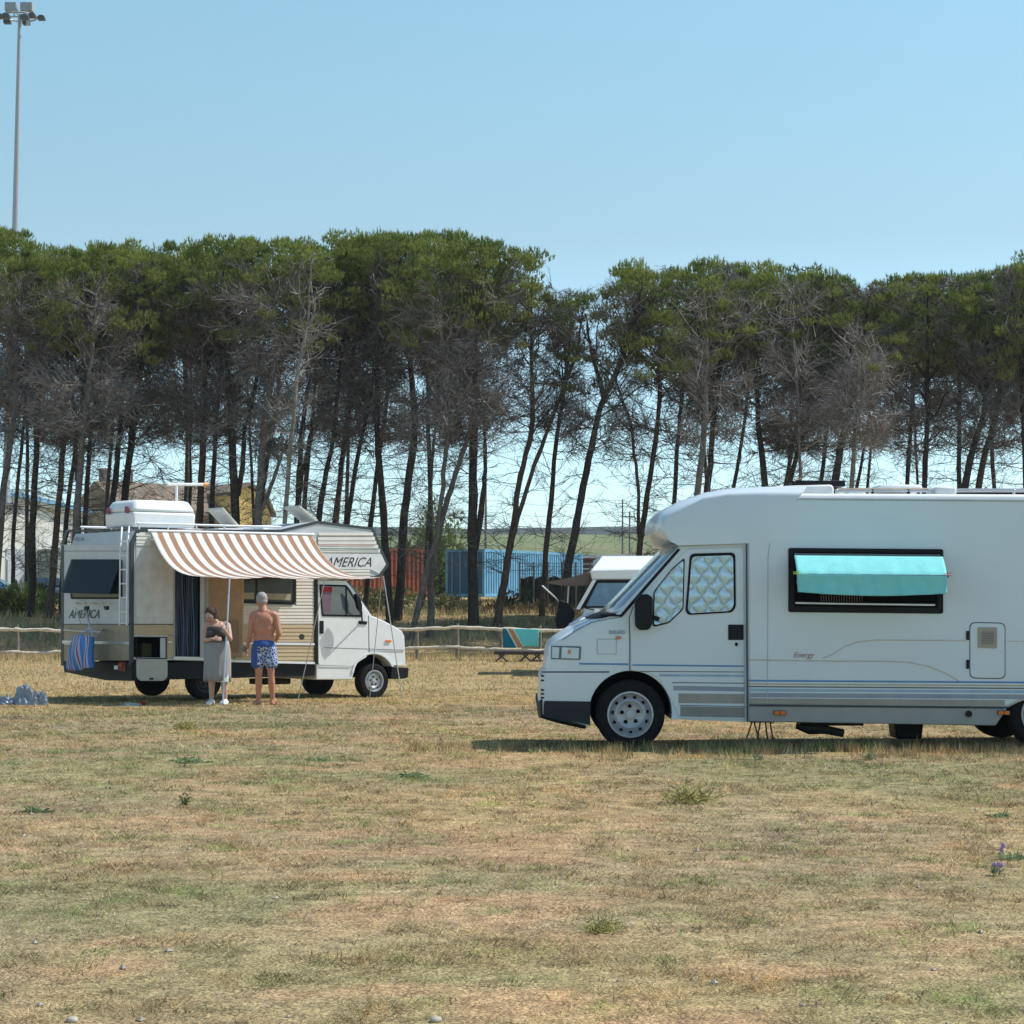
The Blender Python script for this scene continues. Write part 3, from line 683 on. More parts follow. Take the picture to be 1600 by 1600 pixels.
tb = bush('broadleaf_tree', (on(690, 150).x, 150, float(zg(150))), (2.5, 1.8, 6.4), 4200, .38, (.10, .16, .04), (.22, .29, .07), 'bright green broadleaf tree rising behind the containers', 'tree', 5)
bush('broadleaf_tree', (on(632, 152).x, 152, float(zg(152))), (1.6, 1.5, 4.6), 1700, .35, (.04, .07, .025), (.08, .12, .04), 'dark round tree behind the rust red container', 'tree', 6)
bush('bush', on(600, 100), (2.6, 1.0, 1.2), 1500, .2, (.10, .12, .05), (.2, .2, .09), 'low grey green scrub in front of the rust red container', seed=7)
bush('bush', on(700, 101), (2.0, 1.0, .8), 900, .2, (.10, .11, .05), (.2, .19, .09), 'low dry scrub in front of the dark container end', seed=8)
bush('bush', on(806, 105), (1.2, .8, .9), 700, .2, (.03, .04, .02), (.10, .11, .06), 'dark scrubby bush under the long side of the blue container', seed=9)
bush('bush', on(772, 90), (1.3, .8, .5), 600, .2, (.09, .06, .04), (.16, .12, .07), 'brown withered low bush on the bank behind the towel', seed=10)
bush('bush', on(846, 88), (2.2, .8, .55), 900, .2, (.07, .055, .04), (.14, .11, .07), 'long brown withered brush heap behind the right end of the fence', seed=11)

# ================================================================== BUILDINGS BEHIND
def gable(name, Y, depth, xl, xr, yb, ye, yp, xp, wall, roof, label, over=.3, rth=.18):
    """gable end facing the camera; pixel extents at distance Y"""
    root = empty(name, on((xl+xr)/2, Y)); tag(root, label, 'building'); O = Vector(root.location)
    L = lambda a, b: at(a, b, Y)-O
    P = [L(xl, yb), L(xr, yb), L(xr, ye), L(xp, yp), L(xl, ye)]
    Q = [p+Vector((0, depth, 0)) for p in P]
    pymesh('wall', P+Q, [(0, 1, 2, 3, 4), (9, 8, 7, 6, 5), (0, 1, 6, 5), (1, 2, 7, 6), (2, 3, 8, 7), (3, 4, 9, 8), (4, 0, 5, 9)], wall, root)
    for a, b in ((P[4], P[3]), (P[3], P[2])):
        d = (b-a).normalized(); nrm = Vector((-d.z, 0, d.x)); a2 = a-(d*over if a is P[4] else Vector()); b2 = b+(d*over if b is P[2] else Vector())
        q = [a2+nrm*.01, b2+nrm*.01, b2+nrm*(rth+.01), a2+nrm*(rth+.01)]; f = [v+Vector((0, -over, 0)) for v in q]; bb = [v+Vector((0, depth+over, 0)) for v in q]
        pymesh('roof', f+bb, [(0, 1, 2, 3), (7, 6, 5, 4), (0, 1, 5, 4), (1, 2, 6, 5), (2, 3, 7, 6), (3, 0, 4, 7)], roof, root)
    return root, L
wall_w = mat('white_render', (.78, .76, .69), .9, var=.06, scale=.6)
wb, L = gable('industrial_building', 150, 18, -35, 113, 955, 806, 786, 39, wall_w, mat('grey_roof_sheet', (.30, .29, .28), .8), 'white gabled industrial building with a grey roof edge at the left')
box('door', L(14, 925)+Vector((0, -.06, 0)), L(41, 858)+Vector((0, .05, 0)), mat('pale_blue_door', (.55, .58, .62), .6), wb)
box('annex', L(55, 955)+Vector((0, -2.5, 0)), L(103, 858)+Vector((0, -.02, 0)), mat('grey_green_wall', (.30, .33, .31), .8), wb)
wb2, L = gable('industrial_building', 176, 20, -60, 118, 955, 798, 776, 25, wall_w, mat('light_blue_roof', (.20, .42, .62), .6), 'pale shed with light blue roof just behind the white gabled building', over=.4, rth=.35)
for b_ in (wb, wb2): b_.rotation_euler = (0, 0, R(44)); b_.scale = (1.36, 1, 1)
# yellow and brown house
yh = empty('house', on(300, 205)); tag(yh, 'brown roofed house with a yellow gable and two chimneys behind the pines', 'house'); O = Vector(yh.location)
def BX(name, x0, y0, x1, y1, Y, dpt, m, parent, O, bevel=0):
    a = at(x0, y0, Y)-O; b = at(x1, y1, Y)-O; b.y += dpt; return box(name, a, b, m, parent, bevel)
rb_m = mat('weathered_roof_tiles', (.22, .17, .125), .9, var=.2, scale=1.5)
BX('wall', 206, 955, 357, 800, 205, 8, mat('brown_beige_render', (.33, .27, .19), .9), yh, O)
a = at(203, 802, 204.5)-O; b = at(358, 802, 204.5)-O; c = at(358, 757, 209)-O; d = at(203, 757, 209)-O
pymesh('roof', [a, b, c, d, d+Vector((0, 5, -2.6)), c+Vector((0, 5, -2.6)), a+Vector((0, 0, -.2)), b+Vector((0, 0, -.2))], [(0, 1, 2, 3), (3, 2, 5, 4), (6, 7, 5, 4), (0, 1, 7, 6), (1, 2, 5, 7), (0, 3, 4, 6)], rb_m, yh)
yel = mat('yellow_render', (.72, .50, .17), .85, var=.05)
P = [at(q[0], q[1], 203)-O for q in ((340, 955), (396, 955), (396, 803), (383, 770), (360, 758), (340, 770))]; Q = [p+Vector((0, 9, 0)) for p in P]
pymesh('gable_wall', P+Q, [tuple(range(6)), tuple(range(11, 5, -1))]+[(i, (i+1) % 6, 6+(i+1) % 6, 6+i) for i in range(6)], yel, yh)
tb_ = [at(q[0], q[1], 202.6)-O for q in ((335, 771), (360, 755), (385, 767), (400, 804))]
for p, q in zip(tb_[:-1], tb_[1:]):
    up = Vector((0, 0, .3)); V = [p, q, q+up, p+up]; V += [v+Vector((0, 9.6, 0)) for v in V]
    pymesh('roof_edge', V, [(0, 1, 2, 3), (7, 6, 5, 4), (0, 1, 5, 4), (1, 2, 6, 5), (2, 3, 7, 6), (3, 0, 4, 7)], rb_m, yh)
for cx in (218, 252):
    ch = BX('chimney', cx-3.5, 775, cx+3.5, 739, 209, .9, mat('chimney_brick', (.22, .17, .15), .9), yh, O)
    BX('chimney_cap', cx-5, 740, cx+5, 737, 208.9, 1.1, mat('chimney_brick', (.22, .17, .15), .9), ch, O)
yh.rotation_euler = (0, 0, R(38)); yh.scale = (1.24, 1, 1)
# containers
def container(loc, rz, L, W, H, m, label, darkend=None, dark_patch=False):
    root = empty('shipping_container', loc, rz); tag(root, label, 'container')
    def corr(name, n, length, z0, z1, mm, face):
        V = []; Fc = []; k = 0; s = length/n
        for i in range(n):
            for fx, dp in ((0, 0), (.28, 0), (.42, .05), (.86, .05)): V += [(s*(i+fx), dp, z0), (s*(i+fx), dp, z1)]
        V += [(length, 0, z0), (length, 0, z1)]
        for i in range(len(V)//2-1): Fc.append((2*i, 2*i+2, 2*i+3, 2*i+1))
        me = bpy.data.meshes.new(name); 
        if face == 'x0': V = [(b, W-a if False else a, c) for a, b, c in V]
        elif face == 'y1': V = [(a, W-b, c) for a, b, c in V]
        elif face == 'x1': V = [(L-b, a, c) for a, b, c in V]
        return pymesh(name, V, Fc, mm, root)
    corr('side_panel', int(L/.28), L, .16, H-.12, m, 'y0'); corr('side_panel', int(L/.28), L, .16, H-.12, m, 'y1'); corr('end_panel', 8, W, .16, H-.12, darkend or m, 'x1')
    box('roof', (0, 0, H-.14), (L, W, H-.03), m, root)
    fr = []
    for x0 in (0, L-.14):
        for y0 in (0, W-.14): fr.append(box('corner_post', (x0-.004, y0-.004, .0), (x0+.144, y0+.144, H), m, root))
    for y0 in (0, W-.1):
        box('rail', (.14, y0, 0), (L-.14, y0+.1, .16), m, root); box('rail', (.14, y0-.002, H-.15), (L-.14, y0+.102, H-.002), m, root)
    for x0 in (0, L-.1):
        box('rail', (x0, .14, 0), (x0+.1, W-.14, .16), m, root); box('rail', (x0-.002, .14, H-.15), (x0+.1, W-.14, H-.002), m, root)
    for k in range(2):
        d = box('door', (.02, .15+k*(W-.3)/2, .17), (.08, .15+(k+1)*(W-.3)/2-.01, H-.16), darkend or m, root)
        for q in (.3, .8): tube('lock_bar', [(-.01, .15+k*(W-.3)/2+q, .2), (-.01, .15+k*(W-.3)/2+q, H-.2)], .03, galv, d, 6)
    return root
rust = mat('rust_red_container', (.36, .105, .06), .75, var=.2, scale=1.2)
blu = mat('light_blue_container', (.14, .36, .56), .6, var=.12, scale=1.2)
c0 = at(672, 900, 118); r0 = at(672, 857, 118).z
cr0 = at(672, 857, 120.5); container((cr0.x-12.19*cos(R(34)), 120.5-12.19*sin(R(34)), cr0.z-2.59), R(34), 12.19, 2.44, 2.59, rust, 'rust red corrugated shipping container behind the pines')
c0 = at(757, 857, 116); container((c0.x, 116, c0.z-2.62), R(62), 12.19, 2.44, 2.6, blu, 'long light blue shipping container seen at its corner', darkend=mat('shaded_blue_container', (.035, .12, .24), .7, var=.15))  # ends take a darker blue, their shade painted into the colour
# netting fence and long shed
nf_ = empty('netting_fence', on(850, 108)); tag(nf_, 'dark green shade netting fence with wire mesh before the blue container', 'fence'); O = Vector(nf_.location)
bz = at(850, 945, 108).z-O.z
net_m = mat('dark_shade_net', (.03, .036, .034), .9, var=.3, scale=3)
for k in range(6):
    xa = at(812+k*22, 900, 108).x-O.x; tube('post', [(xa, -.05, -.3), (xa, -.05, at(0, 878, 108).z-O.z)], .05, mat('old_post', (.2, .18, .16), .9), nf_, 6)
    if k < 5:
        xb = at(812+(k+1)*22, 900, 108).x-O.x
        V = []; Fc = []
        for i in range(7):
            for j in (0, 1): V.append((xa+(xb-xa)*i/6, .08*sin(i*1.7+k), [-.3, at(0, 902+(2*sin(i+k)), 108).z-O.z][j]))
        for i in range(6): Fc.append((2*i, 2*i+2, 2*i+3, 2*i+1))
        o = pymesh('netting', V, Fc, net_m, nf_); sdm = o.modifiers.new('s', 'SOLIDIFY'); sdm.thickness = .02
wires = []
zt_ = at(0, 880, 108).z-O.z; zb_ = at(0, 902, 108).z-O.z; xa = at(812, 900, 108).x-O.x; xb = at(922, 900, 108).x-O.x
for i in range(5): z = zb_+(zt_-zb_)*i/4; wires.append(([(xa, -.1, z), (xb, -.1, z)], .012))
for i in range(24): x_ = xa+(xb-xa)*i/23; wires.append(([(x_, -.1, zb_), (x_, -.1, zt_)], .010))
tubes('wire_mesh', wires, mat('dark_wire', (.06, .06, .06), .8), nf_, 4)
ls = empty('long_shed', on(960, 128)); tag(ls, 'long low brown shed with white roof edge behind the third camper', 'shed'); O = Vector(ls.location)
BX('wall', 882, 940, 1060, 872, 128, 4, mat('brown_board', (.16, .10, .08), .9, var=.2), ls, O)
BX('roof', 878, 872, 1064, 866, 127.6, 5, wht_pl, ls, O)
for y_ in (881, 889): BX('rail', 882, y_+1, 1060, y_-1, 127.9, .08, wht_pl, ls, O)
# poles, lamp, flood mast
def pole(px, Y, top, rad, m, label, name='utility_pole', cat='pole', base=905):
    p = on(px, Y); r_ = empty(name, p); tag(r_, label, cat); z = at(px, top, Y).z-p.z
    tube('shaft', [(0, 0, -1), (0, 0, z*.5), (0, 0, z)], [rad*1.2, rad, rad*.7], m, r_, 8); return r_, z
gp = mat('grey_wood_pole', (.20, .19, .18), .9)
for px, Y, tp, lb in ((759, 190, 740, 'thin grey pole standing behind the thickest pine'), (973, 260, 780, 'left one of two thin poles on the green hill field'), (984, 240, 800, 'right and shorter one of two thin poles on the green hill field')):
    r_, z = pole(px, Y, tp, .12, gp, lb); tube('cross_arm', [(-.6, 0, z-.5), (.6, 0, z-.5)], .05, gp, r_, 6)
r_, z = pole(11, 118, 876, .06, galv, 'small curved grey lamp post before the white gabled building', 'lamp_post', 'lamp post')
tube('arm', [(0, 0, z), (-.05, 0, z+.15), (-.25, 0, z+.22), (-.45, 0, z+.2)], .04, galv, r_, 6); box('lamp_head', (-.75, -.1, z+.12), (-.42, .1, z+.22), galv, r_, .02)
fm = empty('floodlight_mast', on(8, 150)); tag(fm, 'tall grey floodlight mast towering over the pines at the left', 'floodlight mast'); O = Vector(fm.location)
pt = at(31, 26, 150)-O; pm = at(24, 345, 150)-O; pl = at(9, 775, 150)-O
pl.x, pm.x = pl.x, pm.x
tube('shaft', [(pl.x, 0, -1), tuple(pl), tuple(pm), tuple(pt)], [.30, .28, .22, .13], galv, fm, 16)
hr = tube('head_ring', [pt+Vector((1.25*cos(a*pi/8), 1.25*sin(a*pi/8), .0)) for a in range(17)], .06, galv, fm, 6)
tubes('head_arm', [([pt, pt+Vector((1.25*cos(a), 1.25*sin(a), 0))], .05) for a in (0, pi/2, pi, 3*pi/2)], galv, fm)
for k, (ax, ay, dz, wd) in enumerate(((-1.35, -.5, -.12, .55), (-.7, -1.2, -.3, .6), (.62, -1.15, -.35, .6), (1.05, -.7, -.12, .5), (1.6, -.2, -.15, .5), (0.2, 1.2, -.1, .5), (-1.1, .9, -.1, .5))):
    c = pt+Vector((ax, ay, dz)); V = []
    for zz_, ww_ in ((.17, wd*.28), (.05, wd*.5), (-.16, wd*.5)):
        V += [c+Vector((-ww_, -.25, zz_)), c+Vector((ww_, -.25, zz_)), c+Vector((ww_, .25, zz_)), c+Vector((-ww_, .25, zz_))]
    pymesh('floodlight', V, [(0, 1, 2, 3), (8, 9, 10, 11)]+[(4*i+j, 4*i+(j+1) % 4, 4*i+4+(j+1) % 4, 4*i+4+j) for i in (0, 1) for j in range(4)], mat('lamp_housing_dark', (.07, .08, .09), .5), fm, bevel=.02)
for sx in (-1, .95):
    box('equipment_box', pt+Vector((sx-.85 if sx > 0 else sx, -.4, .35)), pt+Vector((sx if sx > 0 else sx+.8, .4, .95)), mat('box_grey', (.30, .33, .35), .5), fm, .02)
tubes('bracket', [([pt+Vector((x_, 0, 0)), pt+Vector((x_, 0, .4))], .05) for x_ in (-.8, -.4, .3, .7, 0)], galv, fm)
tube('hanging_light_bar', [pt+Vector((.75, -.9, -.5)), pt+Vector((.78, -.9, -.85))], .12, galv, fm, 6)

for z_, lb in ((782, 'highest overhead cable crossing behind the pine trunks'), (800, 'middle overhead cable crossing behind the pine trunks'), (822, 'lowest overhead cable crossing behind the pine trunks')):
    P = [at(x_, z_+8*sin((x_-560)/200*pi)**2, 190) for x_ in range(-60, 1101, 29)]
    tag(tube('overhead_cable', P, .018, mat('cable_grey', (.15, .16, .17), .7), None, 4), lb, 'cable', 'overhead cables behind the pines')
# parked cars far left
def car(px, Y, rz, m, label, roofpy, lf=1.0):
    p = on(px, Y); p.z = at(px, roofpy, Y).z-1.45; root = empty('parked_car', p, rz); tag(root, label, 'car')
    P = [(-2.0, .3), (-2.0, .75), (-1.75, .9), (-1.2, 1.42), (.3, 1.45), (1.0, .95), (1.85, .8), (2.0, .6), (2.0, .3)]
    V = []; n = len(P)
    for yy, ins in ((-.82, 0), (.82, 0)):
        for x_, z_ in P: V.append((x_, yy*(.82 if z_ > 1.2 else 1), z_))
    pymesh('body', V, [tuple(range(n)), tuple(range(2*n-1, n-1, -1))]+[(i, (i+1) % n, n+(i+1) % n, n+i) for i in range(n)], m, root, bevel=.06)
    for s in (-1, 1):
        for W_ in ([(-1.45, .95), (-1.1, 1.33), (-.35, 1.35), (-.35, .95)], [(-.28, .95), (-.28, 1.35), (.22, 1.35), (.75, .95)]):
            V = [(x_, s*(.835-.16*(z_-.9)/.5), z_) for x_, z_ in W_]; V += [(x_, y_-s*.03, z_) for x_, y_, z_ in V]
            pymesh('side_window', V, [(0, 1, 2, 3), (7, 6, 5, 4), (0, 1, 5, 4), (1, 2, 6, 5), (2, 3, 7, 6), (3, 0, 4, 7)], win_dark, root)
    V = [(.38, -.62, 1.42), (.38, .62, 1.42), (.98, .72, 1.0), (.98, -.72, 1.0)]; V += [(x_-.03, y_, z_-.03) for x_, y_, z_ in V]; V = [(x_+.03, y_, z_+.03) for x_, y_, z_ in V]
    pymesh('windscreen', V, [(0, 1, 2, 3), (7, 6, 5, 4), (0, 1, 5, 4), (1, 2, 6, 5), (2, 3, 7, 6), (3, 0, 4, 7)], win_dark, root)
    for x_ in (-1.3, 1.25):
        for s in (-1, 1): wheel(root, (x_, s*.83, .3), .3, .2, .19, side=s)
    for s in (-1, 1): box('tail_light', (-2.03, s*.55, .68), (-1.95, s*.75, .82), red_l, root)
    return root
car(-12, 112, R(0), mat('bright_blue_car_paint', (.03, .16, .50), .25, coat=.6), 'bright blue parked car at the left edge behind the bush', 905)
car(72, 116, R(-70), mat('dark_blue_car_paint', (.02, .025, .04), .25, coat=.6), 'dark parked car half hidden by the tree trunks left of the old camper', 903)

# ------------------------------------------------------------------ pole fence
fn = empty('pole_fence', on(740, 74)); tag(fn, 'rustic two rail fence of pale debarked poles along the field', 'fence'); O = Vector(fn.location)
rail_m = mat('debarked_wood', (.62, .54, .42), .85, var=.22, scale=8, bump=.4); post_m = mat('weathered_post_wood', (.20, .165, .135), .9, var=.25, scale=8, bump=.5)
r3 = random.Random(5)
posts = [(-105, 977, 1040), (-40, 978, 1040), (27, 976, 1040), (95, 978, 1038)]+[(162+67*k, 977, 1037) for k in range(7)]+[(652, 979, 1035), (715, 974, 1031), (782, 982, 1031), (844, 977, 1031), (905, 978, 1031), (968, 979, 1031), (1030, 979, 1031), (1094, 979, 1031), (1160, 979, 1031), (1225, 979, 1031)]
for px, yt, yb in posts:
    a = at(px, yt, 74)-O; gzz = float(ground_z(a.x+O.x, 74))-O.z
    pts = [(a.x+r3.uniform(-.03, .03), 0, gzz-.2), (a.x+r3.uniform(-.02, .02), 0, (a.z+gzz)/2), (a.x, 0, a.z)]
    tube('post', pts, [.075, .065, .05], post_m, fn, 8)
def rail(pts, rad):
    P = []
    for (xa, ya), (xb, yb) in zip(pts[:-1], pts[1:]):
        for k in range(3): t = k/3; P.append(at(xa+(xb-xa)*t, ya+(yb-ya)*t+r3.uniform(-1, 1), 73.88)-O)
    P.append(at(*pts[-1], 73.88)-O)
    tube('rail', P, [rad*r3.uniform(.8, 1.2) for _ in P], rail_m, fn, 8)
xs_ = [p[0] for p in posts]
top = [984, 985, 984, 986, 984, 985, 986, 984, 985, 984, 985, 983, 980, 984, 986, 985, 985, 985, 985, 985, 985]; low = [1018, 1019, 1019, 1019, 1018, 1016, 1016, 1015, 1015, 1014, 1014, 1013, 1011, 1015, 1017, 1016, 1016, 1016, 1016, 1016, 1016]
for i in range(len(posts)-1):
    for arr, rd in ((top, .062), (low, .052)):
        xa, xb = xs_[i]-4, xs_[i+1]+4; ya, yb = arr[i], arr[i+1]; mid = (ya+yb)/2+r3.uniform(-1.5, 1.5)
        rail([(xa, ya), ((xa+xb)/2, mid), (xb, yb)], rd)
# towel on the fence
def sheet(name, P, nu, nv, fn_, m, parent=None, uv=True, thick=0):
    V = []; Fc = []
    for j in range(nv+1):
        for i in range(nu+1):
            V.append(tuple(fn_(i/nu, j/nv)))
    for j in range(nv):
        for i in range(nu): a = j*(nu+1)+i; Fc.append((a, a+1, a+nu+2, a+nu+1))
    me = bpy.data.meshes.new(name); me.from_pydata(V, [], Fc)
    l = me.uv_layers.new(name='UVMap')
    for p in me.polygons:
        for li, vi in zip(p.loop_indices, p.vertices): l.data[li].uv = ((vi % (nu+1))/nu, (vi//(nu+1))/nv)
    me.polygons.foreach_set('use_smooth', [True]*len(me.polygons))
    o = link(name, me, m, parent)
    if thick: s = o.modifiers.new('s', 'SOLIDIFY'); s.thickness = thick
    return o
def printmat(name, build, rough=.85, trans=0.):
    m = bpy.data.materials.new(name); m.use_nodes = True; n = m.node_tree; b = n.nodes['Principled BSDF']; b.inputs['Roughness'].default_value = rough; b.inputs['Specular IOR Level'].default_value = .2
    uv = n.nodes.new('ShaderNodeUVMap'); sx = n.nodes.new('ShaderNodeSeparateXYZ'); n.links.new(uv.outputs[0], sx.inputs[0])
    out = build(n, sx); n.links.new(out, b.inputs['Base Color'])
    if trans:
        tr = n.nodes.new('ShaderNodeBsdfTranslucent'); ms = n.nodes.new('ShaderNodeMixShader'); ms.inputs[0].default_value = trans
        n.links.new(out, tr.inputs['Color']); n.links.new(b.outputs[0], ms.inputs[1]); n.links.new(tr.outputs[0], ms.inputs[2]); n.links.new(ms.outputs[0], n.nodes['Material Output'].inputs['Surface'])
    return m
def mth(n, op, a, b=None, c=None):
    q = n.nodes.new('ShaderNodeMath'); q.operation = op
    for i, v in enumerate((a, b, c)):
        if v is None: continue
        if isinstance(v, (int, float)): q.inputs[i].default_value = v
        else: n.links.new(v, q.inputs[i])
    return q.outputs[0]
def ramp(n, fac, stops, interp='CONSTANT'):
    q = n.nodes.new('ShaderNodeValToRGB'); q.color_ramp.interpolation = interp
    e = q.color_ramp.elements
    while len(e) > 1: e.remove(e[0])
    e[0].position = stops[0][0]; e[0].color = (*stops[0][1], 1)
    for p, c in stops[1:]: k = e.new(p); k.color = (*c, 1)
    n.links.new(fac, q.inputs[0]); return q.outputs[0]
tw = printmat('turquoise_towel', lambda n, sx: ramp(n, mth(n, 'ADD', sx.outputs[0], mth(n, 'MULTIPLY', sx.outputs[1], -.30)), [(0, (.02, .25, .36)), (.001, (.02, .22, .34)), (.08, (.85, .85, .8)), (.12, (.55, .36, .2)), (.26, (.8, .8, .75)), (.29, (.22, .72, .74))]), trans=.4)
A = at(786, 984, 73.8); B = at(842, 985, 73.8); Cc = at(784, 1010, 73.8)
o = sheet('beach_towel', None, 24, 14, lambda u, v: (A.x+(B.x-A.x)*u, 73.76-.05*sin(u*9+v*2)*v, A.z+.045+(B.z-A.z)*u-(A.z-Cc.z+.05)*v*(1+.06*sin(u*6))), tw, thick=.01)
tag(o, 'turquoise beach towel with tan diagonal band hung over the pole fence', 'towel')
# folding cot by the fence
ct = empty('folding_cot', on(810, 70)); tag(ct, 'dark folding camp cot with crossed legs standing before the towel on the fence', 'cot'); O = Vector(ct.location)
ir = mat('dark_tube_steel', (.05, .045, .05), .5)
za = at(800, 1018, 70).z-O.z; x0 = at(772, 1022, 70).x-O.x; x1 = at(851, 1022, 70).x-O.x; zf = .0
for yy in (0, .6): tube('side_rail', [(x0, yy, za), (x1, yy, za-.02)], .035, ir, ct, 6)
sheet('fabric', None, 8, 4, lambda u, v: (x0+(x1-x0)*u, .6*v, za-.02-.08*4*v*(1-v)), mat('brown_cot_fabric', (.13, .10, .10), .9), ct, thick=.01)
for xx in (.15, .62, .85):
    xc = x0+(x1-x0)*xx
    for yy in (-.01, .61): 
        for sg in (-1, 1): tube('leg', [(xc-sg*.2, yy, za), (xc+sg*.2, yy, zf)], .025, ir, ct, 6)
tube('bottom_bar', [(x1-.5, 0, .03), (x1, 0, .03)], .03, ir, ct, 6)

# ================================================================== THE BIG WHITE MOTORHOME
Y0 = 20.8
p0 = at(842, 1167, Y0); WO = Vector((p0.x, Y0, p0.z))
wm = empty('motorhome', WO); tag(wm, 'large white low profile motorhome on the right with silver screens in the cab windows', 'motorhome')
fw = Frame(WO, 0, wm)
CY = .05                                     # cab side sits a little inside the living body
def lx(px, py, val=0.0): q = fw.hit(px, py, 1, val); return (q.x, q.z)
# cab shell
Sx = [(1061, 852), (1062, 858), (1040, 883), (1010, 916), (985, 944), (971, 961), (950, 966), (915, 979), (885, 995), (865, 1004), (862, 1012), (861, 1036), (858, 1047), (850, 1052), (848, 1092), (849, 1094), (849, 1116), (876, 1123), (917, 1133)]
Cx = [(1045, 844), (1045, 850), (1020, 876), (985, 912), (958, 940), (939, 958), (917, 966), (888, 979), (868, 992), (856, 1003), (852, 1012), (849, 1036), (847, 1047), (842, 1052), (840, 1092), (840, 1094), (843, 1116), (870, 1124), (911, 1133)]
arch = [(985+65*cos(a), 1113-65*sin(a)) for a in np.linspace(R(197), R(-10), 22)]
cap = arch+[(1060, 1124), (1172, 1128), (1172, 849)]
S_ = [lx(*q, CY) for q in Sx]; C_ = [lx(*q, CY+1.0) for q in Cx]; cap_ = [lx(*q, CY) for q in cap]
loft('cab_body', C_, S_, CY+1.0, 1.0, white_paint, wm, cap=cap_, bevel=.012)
def subloft(name, i0, i1, m, out, yscale=.97, bevel=.004, w0=1.0):
    cS = [(x-out*.6, z+out*.4) if i0 < 6 else (x-out, z) for x, z in S_[i0:i1]]; cC = [(x-out*.7, z+out*.6) if i0 < 6 else (x-out, z) for x, z in C_[i0:i1]]
    o = loft(name, cC, cS, CY+1.0, 1.0*yscale, m, wm, bevel=0); s = o.modifiers.new('s', 'SOLIDIFY'); s.thickness = .012; s.offset = 0
    return o
subloft('windscreen', 1, 6, mat('windscreen_screened', (.34, .42, .46), .12, metal=.35, var=.1, scale=3), .008, .985)
subloft('windscreen_trim', 5, 7, black_rub, .012, .985)
subloft('lower_bumper', 14, 19, mat('dark_grey_bumper', (.020, .024, .032), .6, spec=.25), .012, 1.004)
fw.strip('pillar_seal', [(971, 962), (1012, 914), (1061, 858)], 4.5, -CY+.008, .01, black_rub)
fw.strip('windscreen_corner_seal', [(938, 961), (972, 962)], 3.0, -CY+.01, .02, black_rub)
fw.strip('bumper_joint', [(846, 1050), (880, 1050), (952, 1050)], 2.2, -CY+.004, .006, mat('bluish_dark_joint', (.06, .09, .13), .6))
fw.strip('bonnet_joint', [(972, 964), (950, 967), (925, 972), (900, 985), (879, 1000)], 1.0, -CY+.004, .006, seam_m)
fw.strip('fender_joint', [(989, 948), (983, 966), (984, 1000), (984, 1049)], 1.6, -CY+.004, .006, seam_m)
fw.plate('lower_bumper_side', [(850, 1095), (923.5, 1096), (922, 1110), (922.5, 1133), (876, 1124), (849, 1117)], -CY+.006, .02, mat('dark_grey_bumper'), r=.02)
for y_ in (1056, 1063, 1078, 1084, 1090): fw.strip('bumper_slot', [(845, y_), (850, y_+.3)], 2.5, -CY+.004, .03, black_pl)
# overcab
So_ = [(1207, 846), (1165, 849), (1060, 852.5), (1048, 846), (1040, 837), (1037, 827), (1040, 817), (1048, 808), (1068, 797), (1096, 782), (1134, 776), (1180, 775), (1248, 775.5)]
Co_ = [(1207, 846), (1165, 849), (1045, 853), (1026, 845), (1014, 835), (1012, 824), (1015, 813), (1026, 801), (1056, 786), (1094, 773), (1134, 766), (1180, 764), (1248, 762)]
OS = [lx(*q, .0) for q in So_]; OC = [lx(*q, 1.1) for q in Co_]
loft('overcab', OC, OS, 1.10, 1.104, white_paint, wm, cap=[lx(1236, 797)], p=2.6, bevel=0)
fw.strip('overcab_underside_edge', [(1041, 853), (1060, 852), (1165, 848)], 2.4, .001, .02, mat('shade_grey_trim', (.22, .21, .2), .6))
# living body
archr = [(1634+74*cos(a), 1134-44*sin(a)) for a in np.linspace(R(38), R(142), 16)]
bp = [(1167, 850), (1170, 778), (1245, 776.5), (1905, 779.5), (1925, 800), (1925, 1110), (1704, 1107.5)]+archr+[(1564, 1106.5), (1167, 1101)]
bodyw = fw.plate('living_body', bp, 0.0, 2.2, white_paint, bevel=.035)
# lower skirt
sk_ = [(1168, 1103), (1574, 1107), (1564, 1122), (1556, 1134), (1168, 1127.5)]
fw.plate('skirt_panel', sk_, -.012, .05, skirt_m, bevel=.01)
fw.plate('skirt_panel', [(1705, 1108), (1925, 1110), (1925, 1138), (1695, 1136)], -.012, .05, skirt_m, bevel=.01)
box('underfloor', (lx(1172, 1100)[0], .06, .32), (lx(1560, 1100)[0], 2.14, .50), black_pl, wm)
box('wheel_housing', (lx(925, 1100)[0], .32, .30), (lx(1172, 1100)[0], 1.8, .86), dark, wm)
box('wheel_housing', (lx(1556, 1100)[0], .34, .34), (lx(1712, 1100)[0], 1.86, .86), dark, wm)
box('sill_inner', (lx(1052, 1120)[0], .08, .27), (lx(1170, 1120)[0], 2.0, .5), black_pl, wm)
